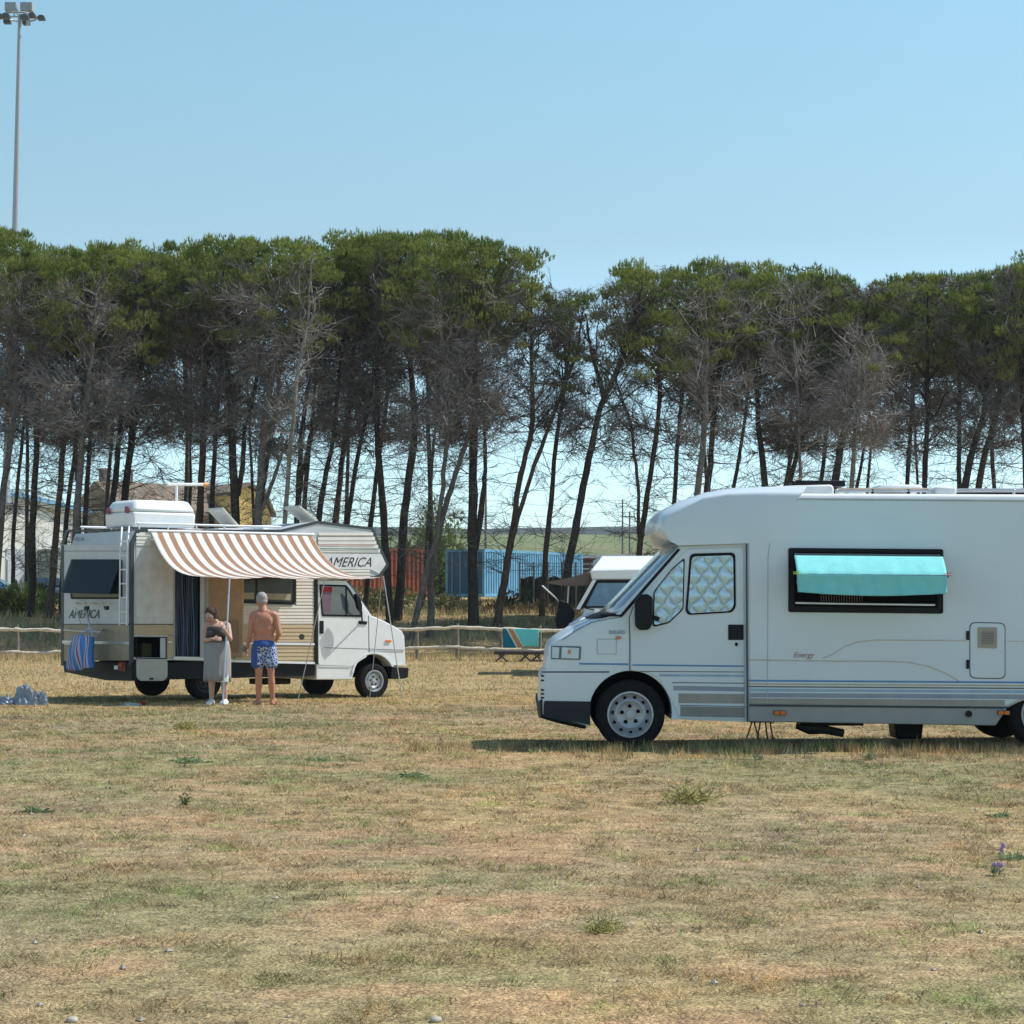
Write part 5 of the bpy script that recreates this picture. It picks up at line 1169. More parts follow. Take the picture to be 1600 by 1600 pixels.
# bike rack
bk2 = []
for x_ in (118, 145):
    bk2.append(([fa.hit(x_, 942, 0, -.02), fa.hit(x_+3, 940, 0, -.20), fa.hit(x_+14, 941, 0, -.25), fa.hit(x_+17, 950, 0, -.22)], .014))
bk2.append(([fa.hit(100, 984, 0, -.02), fa.hit(118, 986, 0, -.3), fa.hit(158, 988, 0, -.3), fa.hit(160, 984, 0, -.02)], .014))
bk2.append(([fa.hit(101, 1006, 0, -.02), fa.hit(116, 1007, 0, -.25), fa.hit(140, 1006, 0, -.25)], .016)); bk2.append(([fa.hit(132, 950, 0, -.03), fa.hit(140, 975, 0, -.18), fa.hit(139, 1000, 0, -.22)], .018)); bk2.append(([fa.hit(118, 950, 0, -.2), fa.hit(126, 975, 0, -.2)], .01))
tubes('bike_rack', bk2, alu, am, 6)
for x_ in (134, 165): fa.plate('rack_clip', [(x_-2.4, 947), (x_+2.4, 947), (x_+2, 953), (x_-2, 953)], .24, .04, black_pl, r=.01, **RR)
# rear bumper and lights
bb = fa.plate('rear_bumper', [(98, 1033), (206, 1036), (206, 1064), (165, 1063), (100, 1050)], .05, .3, black_pl, bevel=.01, **RR)
for x_, w_ in ((105, 14), (184, 12)):
    tl = fa.plate('tail_light', [(x_, 1034), (x_+w_, 1034.5), (x_+w_, 1049), (x_, 1048)], .062, .02, mat('dark_red_lens', (.12, .01, .008), .3), r=.01, **RR)
    fa.plate('orange_lens', [(x_+1, 1036), (x_+w_*.5, 1036), (x_+w_*.5, 1042), (x_+1, 1042)], .066, .01, mat('orange_dull_lens', (.5, .09, .02), .3), tl, **RR)
fa.plate('number_plate', [(178, 1040), (184, 1040), (184, 1046), (178, 1046)], .062, .01, wht_pl, **RR)
# cab
cy = .10
cpt = [(494, 906), (541, 907), (549, 916), (581, 962), (600, 970), (617, 979), (628, 986), (632, 994), (634, 1036), (614, 1039)]+[(584+31*cos(a), 1055-33*sin(a)) for a in np.linspace(R(20), R(172), 14)]+[(550, 1062), (494, 1062)]
fa.plate('cab_body', cpt, -cy, 2.0, white_paint2, bevel=.03)
cd = fa.plate('cab_door', [(498, 911), (541, 911), (548, 919), (574, 959), (575, 1000), (574, 1026), (564, 1032), (552, 1040), (549, 1041), (498, 1039)], -cy+.014, .02, white_paint2, r=.04, bevel=.005)
fa.strip('door_joint', [(576, 962), (577, 1022)], 1.0, -cy+.004, .01, seam_m); fa.strip('crease', [(506, 1012), (574, 1014), (632, 1016)], .9, -cy+.016, .01, seam_m)
fa.strip('sill_joint', [(498, 1041), (548, 1042)], 1.2, -cy+.012, .02, wht_pl)
wd_ = fa.plate('window', [(499, 913), (541, 914), (547, 921), (567, 957), (566, 964), (503, 963)], -cy+.022, .015, black_rub, cd, r=.03)
fa.plate('glass', [(502, 916), (539, 917), (545, 924), (563, 956), (562, 961), (505, 960)], -cy+.026, .006, mat('cab_glass', (.05, .07, .09), .05, spec=1), wd_, r=.03)
fa.plate('red_seat_towel', [(503, 917), (519, 917), (519, 925), (503, 925)], -cy+.0275, .003, mat('red_cloth', (.35, .01, .03), .8), wd_); fa.plate('pink_cloth', [(504, 925.5), (518, 925.5), (517, 958), (506, 958)], -cy+.0275, .003, mat('mauve_cloth', (.16, .10, .14), .8), wd_)
fa.strip('quarter_bar', [(541, 918), (542, 962)], 2, -cy+.034, .01, black_rub, wd_)
fa.plate('door_handle', [(500, 970), (506, 970), (506, 990), (500, 990)], -cy+.03, .02, black_pl, cd, bevel=.004)
mir = fa.plate('wing_mirror', [(556, 927), (563, 935), (566, 944), (566, 958), (560, 950)], -cy+.28, .08, black_pl, r=.02, bevel=.01); tube('mirror_arm', [fa.hit(565, 956, 1, -.16), fa.hit(566, 972, 1, cy)], .014, black_pl, mir, 6)
fa.plate('mirror_base', [(561, 970), (574, 971), (573, 976), (561, 975)], -cy+.03, .03, black_pl, cd, r=.01)
fa.plate('side_repeater', [(603, 1000), (612, 1000.5), (611, 1004), (604, 1003.5)], -cy+.02, .03, orange_l, r=.01)
fa.plate('front_bumper', [(612, 1041), (639, 1043), (638, 1059), (627, 1061), (611, 1061)], -cy+.03, 2.06, black_pl, r=.03, bevel=.015)
fa.strip('bumper_edge', [(612, 1038), (634, 1038)], 3, -cy+.01, .03, wht_pl)
x_a = fa.hit(555, 1050, 1, cy+.3).x; x_b = fa.hit(612, 1050, 1, cy+.3).x; box('wheel_housing', (x_a-.1, cy+.28, .3), (x_b+.1, cy+1.7, .85), dark, am)
fa.strip('arch_lip', [(584+33*cos(a), 1056-36*sin(a)) for a in np.linspace(R(10), R(172), 14)], 3.0, -cy+.02, .04, white_paint2)
V = [fa.hit(x_, y_, 1, cy+.04) for x_, y_ in ((545, 910), (578, 960))]
V = [V[0], V[1], V[1]+Vector((0, 1.9, 0)), V[0]+Vector((0, 1.9, 0))]; V = [v+Vector((.02, 0, .02)) for v in V]; V += [v-Vector((.015, 0, .02)) for v in V]
pymesh('windscreen', V, [(0, 1, 2, 3), (7, 6, 5, 4), (0, 1, 5, 4), (1, 2, 6, 5), (2, 3, 7, 6), (3, 0, 4, 7)], win_dark, am)
# wheels
fz = fa.hit(585, 1064, 1, cy+.02); rz_ = fa.hit(322, 1068, 1, .05)
for x_, z_ in ((fz.x, fz.z), ):
    for yy, s in ((cy+.02, -1), (cy+1.98, 1)): wheel(am, (x_, yy, z_), .315, .19, .19, 5, 5, s)
for yy, s in ((.16, -1), (2.14, 1)): wheel(am, (rz_.x+.06, yy, .31), .315, .19, .19, 5, 5, s, rm=mat('shade_dark_rim', (.05, .045, .042), .7))  # rear rims: shade under the body put into a near black colour
# roof: rails, box, hatches, aerial
rail_it = []
for yy in (.12, 2.15):
    zt2 = fa.hit(300, 820, 1, .12).z
    rail_it.append(([(.1, yy, zt2), (2.9, yy, zt2)], .018))
    for k in range(6): rail_it.append(([(.15+k*.54, yy, zt2-.14), (.15+k*.54, yy, zt2)], .014))
tubes('roof_rail', rail_it, wht_pl, am, 6)
zr = fa.hit(300, 829, 1, 0.).z
bxr = (fa.hit(208, 800, 1, .45).x, fa.hit(305, 800, 1, .45).x)
zb0 = fa.hit(240, 824, 1, .45).z; zb1 = fa.hit(240, 781, 1, .45).z; zm = fa.hit(240, 800, 1, .45).z
def frust(name, x0, x1, y0, y1, z0, z1, ins, m, parent, bevel=.04):
    V = [(x0, y0, z0), (x1, y0, z0), (x1, y1, z0), (x0, y1, z0), (x0+ins, y0+ins, z1), (x1-ins, y0+ins, z1), (x1-ins, y1-ins, z1), (x0+ins, y1-ins, z1)]
    return pymesh(name, V, [(0, 1, 2, 3), (4, 5, 6, 7), (0, 1, 5, 4), (1, 2, 6, 5), (2, 3, 7, 6), (3, 0, 4, 7)], m, parent, bevel=bevel)
rbx = frust('roof_box', bxr[0], bxr[1], .45, 1.45, zb0, zm, -.01, wht_pl, am); frust('lid', bxr[0]-.02, bxr[1]+.02, .43, 1.47, zm+.004, zb1, .10, wht_pl, rbx, .06)
for yy in (.62, 1.28): box('latch', (bxr[0]-.045, yy-.05, zm-.02), (bxr[0]-.018, yy+.05, zm+.09), mat('latch_red', (.25, .04, .08), .5), rbx, .005)
frust('roof_vent', fa.hit(410, 815, 1, .9).x, fa.hit(440, 815, 1, .9).x, .9, 1.4, zr-.02, zr+.16, .04, wht_pl, am, .02)
for x0, x1, y0, y1 in ((337, 374, 796, 826), (457, 496, 793, 816)):
    a = fa.hit(x1, y1, 1, .5); b = fa.hit(x0+10, y0, 1, .5)
    V = [(a.x, .5, a.z), (a.x, 1.0, a.z), (b.x, 1.0, b.z), (b.x, .5, b.z)]; V += [(x_+.02, y_, z_+.04) for x_, y_, z_ in V]
    hh_ = pymesh('raised_hatch', V, [(0, 1, 2, 3), (7, 6, 5, 4), (0, 1, 5, 4), (1, 2, 6, 5), (2, 3, 7, 6), (3, 0, 4, 7)], mat('hatch_cream', (.52, .50, .44), .5), am, bevel=.01)
    box('hatch_frame', (b.x-.1, .45, zr-.02), (a.x+.05, 1.05, zr+.07), wht_pl, am, .01)
ap = fa.hit(276, 780, 1, 1.2); at_ = fa.hit(276, 757, 1, 1.2); al_ = fa.hit(262, 757, 1, 1.2); ar_ = fa.hit(325, 757, 1, 1.2); ar2 = fa.hit(317, 757, 1, 1.2)
ae = tube('television_aerial', [(ap.x, ap.y, zr), at_], .022, wht_pl, am, 8); tube('boom', [al_, ar2], .026, wht_pl, ae, 8); tube('orange_cap', [ar2, ar_], .032, mat('orange_plastic', (.8, .28, .03), .4), ae, 8)
# awning (a sheet of its own)
W0 = fa.hit(236, 832, 1, -.04); W1 = fa.hit(488, 838, 1, -.04)
E0_ = fa.hit(326, 904, 1, -1.9); E1_ = fa.hit(597, 905, 1, -1.9)
MA = Matrix.Translation(AO) @ Matrix.Rotation(AL, 4, 'Z')
def awn(u, v):
    a = W0+(W1-W0)*u; b = E0_+(E1_-E0_)*u
    b.z += .032*abs(sin(pi*(u*3.0)))*-1+.03
    p = a+(b-a)*v
    p.z -= .27*sin(pi*v**.85)*(1-.15*sin(pi*u)); p.z += .012*sin(u*40+v*3)*v*(1-v)
    p.y += .10*sin(pi*v)
    return MA @ p
stripe_aw = printmat('brown_white_awning', lambda n, sx: ramp(n, mth(n, 'FRACT', mth(n, 'MULTIPLY', sx.outputs[0], 15.0)), [(0, (.86, .84, .80)), (.50, (.45, .275, .185)), (.97, (.86, .84, .80))]), trans=.35)
aw = sheet('awning', None, 90, 26, awn, stripe_aw, thick=.006); tag(aw, 'sagging brown and white striped awning on the side of the old camper', 'awning')
def hangdown(u, v):
    p = awn(u, 1.0); p = Vector(p); p.z -= .05*v; return p
tube('wall_rail', [W0+Vector((-.05, .02, .03)), W1+Vector((.05, .02, .03))], .022, wht_pl, am, 6)
def wp(px, py, Y): return at(px, py, Y)
def gz_(x_, y_): return float(ground_z(x_, y_))
def stick(name, top, basepx, baseY, rad, m, label, cat):
    b = on(basepx, baseY); b.z = gz_(b.x, b.y); r_ = tube(name, [Vector(top)-b, Vector((0, 0, -.02))], rad, m, None, 8); r_.location = b; tag(r_, label, cat); return r_
tp = Vector(awn(.115, 1.0)); stick('awning_pole', tp+Vector((0, -.01, .02)), 349, 33.45, .014, alu, 'aluminium awning pole the woman holds', 'pole')
tp = Vector(awn(1.0, 1.0)); stick('awning_pole', tp+Vector((.02, 0, .02)), 630, 36.0, .009, alu, 'slanted aluminium awning pole before the nose of the old camper', 'pole')
rope_m = mat('grey_guy_rope', (.16, .15, .14), .9)
stick('guy_rope', Vector(awn(.66, 1.0)), 464, 33.0, .008, rope_m, 'grey guy rope from mid awning to the ground with a runner disc', 'rope')
stick('guy_rope', Vector(awn(1.0, 1.0)), 577, 33.8, .006, rope_m, 'thin guy rope from the right awning corner down past the front wheel', 'rope')
q = at(471.5, 995, 33.5); rd = lathe('rope_runner', [(.004, -.012), (.045, -.012), (.045, .012), (.004, .012)], mat('runner_grey', (.07, .07, .075), .6), None, (0, 0, 0), 16); rd.location = q; tag(rd, 'round dark rope runner halfway down the mid awning guy rope', 'rope runner')
# striped bag on the rack
bgm = printmat('striped_bag_cloth', lambda n, sx: ramp(n, mth(n, 'FRACT', mth(n, 'MULTIPLY', sx.outputs[0], 4.0)), [(0, (.10, .25, .55)), (.3, (.45, .5, .62)), (.45, (.35, .08, .12)), (.6, (.42, .45, .6)), (.8, (.07, .2, .5))]))
tl_ = fa.hit(122, 995, 0, -.3); tr_ = fa.hit(146, 996, 0, -.3); bl_ = fa.hit(112, 1045, 0, -.34); br_ = fa.hit(149, 1043, 0, -.34)
V = []
def bagf(u, v):
    a = tl_+(tr_-tl_)*u; b = bl_+(br_-bl_)*u; p = a+(b-a)*v; p.x -= .10*sin(pi*u)*sin(pi*min(1, v*.8+.15)); p.x += .015*sin(u*14+v*5); return MA @ p
bgo = sheet('striped_bag', None, 24, 20, bagf, bgm, thick=.10); tag(bgo, 'blue and red striped cloth bag hanging on the rear rack of the old camper', 'bag')
tb2 = tube('handle', [MA @ (tl_+Vector((0, 0, 0))), MA @ (fa.hit(138, 982, 0, -.3)), MA @ (fa.hit(142, 982, 0, -.3)), MA @ tr_], .014, mat('bag_strap', (.45, .48, .55), .8), bgo, 6)

# ================================================================== THIRD CAMPER behind the nose of the big one
Y3 = 52.0; BE = R(-14); c3 = at(930, 960, Y3); TO = Vector((c3.x, Y3, float(zg(Y3))))
tm = empty('motorhome', TO, 0); tag(tm, 'white motorhome with brown side awning mostly hidden behind the nose of the big one', 'motorhome')
ft = Frame(TO, 0, tm)
ft.plate('overcab_front', [(922, 891), (1080, 887), (1080, 906), (926, 906)], 0, .5, white_paint2, bevel=.04)
A_ = ft.hit(922, 891, 1, 0); B_ = ft.hit(1080, 887, 1, 0); C2 = ft.hit(1080, 868, 1, 1.4); D_ = ft.hit(939, 869, 1, 1.4)
V = [A_, B_, C2, D_]; V += [v-Vector((0, 0, .1)) for v in V[:2]]+[Vector((v.x, v.y, A_.z-.1)) for v in V[2:4]]
pymesh('overcab_top', V, [(0, 1, 2, 3), (4, 5, 6, 7), (0, 1, 5, 4), (1, 2, 6, 5), (2, 3, 7, 6), (3, 0, 4, 7)], wht_pl, tm, bevel=.05)
a = ft.hit(938, 868.5, 1, 1.4); box('living_body', (a.x, 1.42, .4), (a.x+2.3, 6.5, a.z), white_paint2, tm, .05)
P = [(926, 908), (1040, 908), (1040, 1030), (892, 1030), (890, 975), (912, 962)]
ft.plate('cab', P, -.02, 1.4, white_paint2, bevel=.04)
ws = ft.plate('windscreen_frame', [(932, 906), (1050, 906), (1050, 950), (902, 950)], .012, .03, black_rub, r=.03); ft.plate('windscreen', [(934, 911), (1048, 911), (1048, 947), (916, 947)], .02, .01, mat('screen_glass', (.12, .22, .32), .1, metal=.3, spec=1), ws, r=.03)
ft.plate('pillar', [(926, 906), (932, 906), (906, 952), (900, 952)], .03, .03, white_paint2)
A_ = ft.hit(915, 957, 1, -.0); B_ = ft.hit(1040, 950, 1, -.0); C2 = ft.hit(1040, 985, 1, -.8); D_ = ft.hit(886, 984, 1, -.8)
V = [A_, B_, C2, D_]; V += [Vector((v.x, v.y, .4)) for v in V]
pymesh('bonnet', V, [(0, 1, 2, 3), (4, 5, 6, 7), (0, 1, 5, 4), (1, 2, 6, 5), (2, 3, 7, 6), (3, 0, 4, 7)], white_paint2, tm, bevel=.06)
mi = ft.plate('wing_mirror', [(929, 951), (936, 952), (936, 962), (929, 962)], .25, .08, white_paint2, r=.02, bevel=.01); ft.strip('mirror_arm', [(914, 950), (928, 953)], 1.6, .2, .03, black_rub, mi)
for x_ in (.55, ): wheel(tm, (.4, -.3, .33), .33, .2, .2, side=-1)
wheel(tm, (.2, 4.5, .33), .33, .2, .2, side=-1); wheel(tm, (1.9, 4.5, .33), .33, .2, .2, side=-1)
br3 = mat('brown_awning_cloth', (.24, .17, .13), .9, trans=.15)
a = at(924, 891, Y3+1.5); b = at(856, 909, Y3+1.5); c = at(926, 904, Y3+1.0); d = at(860, 912, Y3+1.0)
aw3 = sheet('awning', None, 10, 4, lambda u, v: (a.x+(b.x-a.x)*u, Y3+1.5+2.8*v, a.z+(b.z-a.z)*u-.05*sin(pi*u)), br3, thick=.01); tag(aw3, 'small brown awning at the left side of the half hidden third motorhome', 'awning')
sheet('valance', None, 10, 4, lambda u, v: (a.x+(b.x-a.x)*u, Y3+1.49, a.z+(b.z-a.z)*u-.05*sin(pi*u)-.01-v*(.36-.33*u)), br3, aw3, thick=.01)
tube('support_arm', [at(847, 915, Y3+1.4), at(868, 934, Y3+1.4), at(890, 957, Y3+1.6)], .022, alu, aw3, 6); tube('leg', [at(889, 910, Y3+3.5), at(886, 960, Y3+3.5)], .022, alu, aw3, 6)
bc = bmesh.new(); pts3 = [(873, 936), (884, 940), (897, 956), (894, 966), (887, 981), (868, 981), (867, 968), (871, 950)]
P3 = [at(x_, y_, Y3+1.3) for x_, y_ in pts3]; V = P3+[p+Vector((.05, .25, -.02)) for p in P3]; k = len(P3)
o = pymesh('black_cloth', V, [tuple(range(k)), tuple(range(2*k-1, k-1, -1))]+[(i, (i+1) % k, k+(i+1) % k, k+i) for i in range(k)], mat('black_fabric', (.008, .009, .012), .9), bevel=.04)
tag(o, 'black cloth bundle hanging from the small brown awning arm', 'cloth')

# ------------------------------------------------------------------ litter by the old camper
def crumple(name, px, py, Y, w_, h_, m, label, cat, seed):
    r = random.Random(seed); c = on(px, Y); bm = bmesh.new(); bmesh.ops.create_icosphere(bm, subdivisions=4, radius=1)
    for v in bm.verts:
        q = v.co.copy(); k = 1+.6*(float(vn(q.x*2.5+seed, q.y*2.5+q.z*3, seed))-.5)+.5*(abs(float(vn(q.x*6+seed, q.y*5+q.z*7, seed+9))-.5)*2-.5)+r.uniform(-.02, .02); v.co = Vector((q.x*w_*k, q.y*w_*.6*k, max(-.05, q.z)*h_*k*1.2))
    me = bpy.data.meshes.new(name); bm.to_mesh(me); bm.free(); o = link(name, me, m); o.location = (c.x, c.y, gz_(c.x, c.y)); return tag(o, label, cat)
pl_m = mat('blue_grey_plastic', (.22, .28, .36), .35, var=.2, scale=5)
crumple('plastic_bag', 40, 1095, 33.8, .17, .24, pl_m, 'larger crumpled blue grey plastic bag on the grass at the far left', 'plastic bag', 3)
crumple('plastic_bag', 66, 1095, 33.9, .10, .19, pl_m, 'smaller crumpled plastic bag right of the larger one at the far left', 'plastic bag', 5)
crumple('plastic_bag', 8, 1095, 33.8, .16, .11, pl_m, 'flat plastic bag cut by the left edge of the photo', 'plastic bag', 8)
crumple('plastic_bag', 208, 1090, 33.6, .14, .04, mat('pale_plastic', (.4, .45, .45), .4), 'flat pale plastic bag beside the rear wheel of the old camper', 'plastic bag', 11)
crumple('red_litter', 226, 1090, 33.7, .05, .06, mat('red_plastic', (.35, .02, .03), .4), 'small red can beside the rear wheel of the old camper', 'litter', 12)

# ================================================================== PEOPLE
def capsule(bm, p0, r0, p1, r1, n=14, flat=1.0):
    p0 = Vector(p0); p1 = Vector(p1); d = p1-p0; L = d.length; rings = []
    q = d.to_track_quat('Z', 'Y'); prof = []
    for k in range(5): a = pi/2*(k/4); prof.append((r0*sin(a)+1e-4 if k else 1e-4, -r0*cos(a)))
    prof[-1] = (r0, 0)
    for k in range(5): a = pi/2*(k/4); prof.append((r1*cos(a)+(1e-4 if k == 4 else 0), L+r1*sin(a)))
    for r_, z in prof:
        rings.append([bm.verts.new(p0+q @ Vector((r_*cos(2*pi*i/n), r_*sin(2*pi*i/n)*flat, z))) for i in range(n)])
    for a, b in zip(rings[:-1], rings[1:]):
        for i in range(n): bm.faces.new((a[i], a[(i+1) % n], b[(i+1) % n], b[i]))
    bm.faces.new(rings[0][::-1]); bm.faces.new(rings[-1])
def ell(bm, c, rad, rot=(0, 0, 0)):
    from mathutils import Euler
    M = Matrix.Translation(c) @ Euler(rot).to_matrix().to_4x4() @ Matrix.Diagonal((*rad, 1)); bmesh.ops.create_uvsphere(bm, u_segments=20, v_segments=14, radius=1, matrix=M)
def remesh(name, build, m, parent, vox=.008, smooth=4):
    bm = bmesh.new(); build(bm); me = bpy.data.meshes.new(name); bm.to_mesh(me); bm.free()
    o = bpy.data.objects.new(name, me); col.objects.link(o)
    r_ = o.modifiers.new('r', 'REMESH'); r_.mode = 'VOXEL'; r_.voxel_size = vox; s = o.modifiers.new('s', 'SMOOTH'); s.iterations = smooth; s.factor = .5
    dg = bpy.context.evaluated_depsgraph_get(); me2 = bpy.data.meshes.new_from_object(o.evaluated_get(dg)); bpy.data.objects.remove(o)
    me2.polygons.foreach_set('use_smooth', [True]*len(me2.polygons)); me2.materials.clear(); return link(name, me2, m, parent)
def hand(bm, wrist, dirv, palmn, curl=.5, s=1.0, thumbside=1):
    w_ = Vector(wrist); d = Vector(dirv).normalized(); nn = Vector(palmn).normalized(); nn = (nn-d*nn.dot(d)).normalized(); sd_ = d.cross(nn)*thumbside
    for k in (-1.4, -.5, .5, 1.4): capsule(bm, w_+sd_*.006*k, .015*s, w_+d*.085*s+sd_*.020*k*s, .0125*s, 10)
    for k, L in ((-1.5, .062), (-.5, .076), (.5, .080), (1.5, .070)):
        b = w_+d*.088*s+sd_*.020*k*s; a1 = curl; v1 = (d*cos(a1)+nn*sin(a1)); b1 = b+v1*L*.45*s; a2 = curl*2.1; v2 = d*cos(a2)+nn*sin(a2); b2 = b1+v2*L*.33*s; a3 = curl*2.9; v3 = d*cos(a3)+nn*sin(a3)
        capsule(bm, b, .0105*s, b1, .0098*s, 8); capsule(bm, b1, .0098*s, b2, .009*s, 8); capsule(bm, b2, .009*s, b2+v3*L*.25*s, .008*s, 8)
    b = w_+d*.03*s+sd_*.028*s; v = (d*.6+sd_*.7+nn*.35).normalized(); b1 = b+v*.045*s; capsule(bm, b, .014*s, b1, .012*s, 8); v2 = (d*.9+sd_*.25+nn*.5).normalized(); capsule(bm, b1, .012*s, b1+v2*.032*s, .009*s, 8)
def foot(bm, ankle, dirv, s=1.0):
    a = Vector(ankle); d = Vector((dirv[0], dirv[1], 0)).normalized(); r_ = Vector((-d.y, d.x, 0)); z = a.z
    capsule(bm, a, .040*s, a-d*.035*s-Vector((0, 0, z-.034)), .034*s); capsule(bm, a-Vector((0, 0, .01))+d*.02, .036*s, Vector((a.x, a.y, .030))+d*.12*s, .028*s)
    capsule(bm, Vector((a.x, a.y, .032))-d*.03*s, .032*s, Vector((a.x, a.y, .026))+d*.11*s+r_*.012, .028*s)
    for k, L in ((-2, .035), (-1, .042), (0, .046), (1, .05), (2.2, .055)):
        b = Vector((a.x, a.y, .018))+d*.125*s+r_*.016*k*s; capsule(bm, b, .013*s, b+d*L*.8*s, .010*s, 8)
skin = mat('tanned_skin', (.47, .205, .125), .55, var=.10, scale=9, sss=.08)
skin_p = mat('pale_pink_skin', (.50, .31, .24), .55, var=.10, scale=9, sss=.08)
# --- man, back to us. metres: x right, y away, z up
mp = on(413, 33.4); mp.z = gz_(mp.x, mp.y); man = empty('person', mp)
tag(man, 'white haired man standing barefoot with bare back in blue patterned swim shorts', 'person')
def man_b(bm):
    hipL, hipR = Vector((-.085, 0, .90)), Vector((.085, 0, .90)); kL, kR = Vector((-.075, -.02, .48)), Vector((.115, .0, .48)); aL, aR = Vector((-.085, .03, .085)), Vector((.135, .04, .085))
    for h_, k_, a_ in ((hipL, kL, aL), (hipR, kR, aR)):
        capsule(bm, h_, .098, h_.lerp(k_, .55), .078); capsule(bm, h_.lerp(k_, .5), .078, k_, .055); capsule(bm, k_, .053, k_.lerp(a_, .32)+Vector((0, -.012, 0)), .056); capsule(bm, k_.lerp(a_, .32)+Vector((0, -.012, 0)), .056, a_, .036)
    foot(bm, aL, (-.45, .75)); foot(bm, aR, (.25, .9))
    ell(bm, (0, -.015, .93), (.165, .125, .12)); ell(bm, (0, .01, 1.05), (.168, .13, .14)); ell(bm, (0, .0, 1.20), (.178, .128, .17)); ell(bm, (0, -.01, 1.34), (.185, .112, .13))
    capsule(bm, (-.145, -.015, 1.415), .062, (.145, -.015, 1.415), .062); capsule(bm, (-.07, -.005, 1.45), .052, (.05, -.005, 1.45), .052)
    capsule(bm, (-.01, .0, 1.45), .070, (-.035, .035, 1.56), .062)
    ell(bm, (-.043, .055, 1.645), (.086, .106, .118), (0, 0, .5)); ell(bm, (-.07, .11, 1.595), (.055, .06, .06)); capsule(bm, (-.095, .146, 1.635), .010, (-.103, .163, 1.61), .013)
    for s in (-1, 1): ell(bm, (-.045+s*.078, .06-s*-.01, 1.635), (.014, .026, .034))
    # left arm (image left): elbow a little out, forearm reaching forward low
    sL, eL, wL = Vector((-.180, -.01, 1.40)), Vector((-.215, -.03, 1.10)), Vector((-.280, .14, .90))
    capsule(bm, sL, .058, eL, .043); capsule(bm, eL, .043, wL, .028); hand(bm, wL, (-.25, .35, -.9), (.9, .2, 0), .35, 1, 1)
    sR, eR, wR = Vector((.178, -.01, 1.40)), Vector((.240, -.05, 1.13)), Vector((.18, .16, 1.02))
    capsule(bm, sR, .058, eR, .043); capsule(bm, eR, .043, wR, .028); hand(bm, wR, (-.7, .6, -.1), (0, -.3, -.9), .5, 1, -1)
    # shoulder blades and buttock line under the shorts
    ell(bm, (-.085, -.085, 1.31), (.055, .03, .075), (0, .2, 0)); ell(bm, (.085, -.085, 1.31), (.055, .03, .075), (0, -.2, 0))
mb_ = remesh('body', man_b, skin, man, .0065, 9)
def face(parent, c, fwd, up=(0, 0, 1), s=1.0):
    f = Vector(fwd).normalized(); u = Vector(up); r_ = f.cross(u).normalized(); u = r_.cross(f); c = Vector(c)
    for k in (-1, 1):
        bm = bmesh.new(); ell(bm, c+f*.086*s+r_*.030*k*s+u*.012*s, (.012, .012, .009)); me = bpy.data.meshes.new('eye'); bm.to_mesh(me); bm.free(); link('eye', me, mat('eye_dark', (.05, .04, .035), .2), parent)
    bm = bmesh.new(); q = c+f*.088*s-u*.052*s; capsule(bm, q-r_*.02*s, .007, q+r_*.02*s, .007, 8); me = bpy.data.meshes.new('mouth'); bm.to_mesh(me); bm.free(); link('mouth', me, mat('lips', (.42, .14, .12), .5), parent)
face(mb_, (-.05, .06, 1.64), (-.45, .88, -.1))
def hair_m(bm): ell(bm, (-.045, .047, 1.686), (.086, .104, .088), (0, 0, .5)); ell(bm, (-.032, .012, 1.625), (.078, .066, .050))
remesh('hair', hair_m, mat('white_hair', (.36, .335, .32), .8, var=.2, scale=60, bump=.6, bscale=120), man, .008, 2)
shorts = bpy.data.materials.new('blue_patterned_shorts'); shorts.use_nodes = True; n = shorts.node_tree; b = n.nodes['Principled BSDF']; b.inputs['Roughness'].default_value = .8
tc = n.nodes.new('ShaderNodeTexCoord'); sx = n.nodes.new('ShaderNodeSeparateXYZ'); n.links.new(tc.outputs['Object'], sx.inputs[0])
vo = n.nodes.new('ShaderNodeTexVoronoi'); vo.feature = 'DISTANCE_TO_EDGE'; vo.inputs['Scale'].default_value = 21; n.links.new(tc.outputs['Object'], vo.inputs['Vector'])
pat = mth(n, 'LESS_THAN', vo.outputs[0], .07); msk = mth(n, 'MULTIPLY', mth(n, 'LESS_THAN', sx.outputs[2], .915), mth(n, 'GREATER_THAN', sx.outputs[0], -.09))
fac = mth(n, 'MULTIPLY', pat, msk)
mx = n.nodes.new('ShaderNodeMix'); mx.data_type = 'RGBA'; mx.inputs[6].default_value = (.03, .08, .27, 1); mx.inputs[7].default_value = (.62, .66, .74, 1); n.links.new(fac, mx.inputs[0]); n.links.new(mx.outputs[2], b.inputs['Base Color'])
def sh_m(bm):
    ell(bm, (0, -.015, .935), (.178, .14, .125)); capsule(bm, (-.088, 0, .88), .112, (-.095, -.01, .66), .108); capsule(bm, (.088, 0, .88), .112, (.115, -.005, .66), .108)
so_ = remesh('swim_shorts', sh_m, shorts, man, .010, 3)
# small grey thing in his hand
o = crumple('cloth', 0, 0, 33.4, .05, .07, mat('grey_blue_cloth', (.16, .19, .2), .8), 'small grey blue cloth in the left hand of the shirtless man', 'cloth', 21); o.location = mp+Vector((-.31, .14, .84))
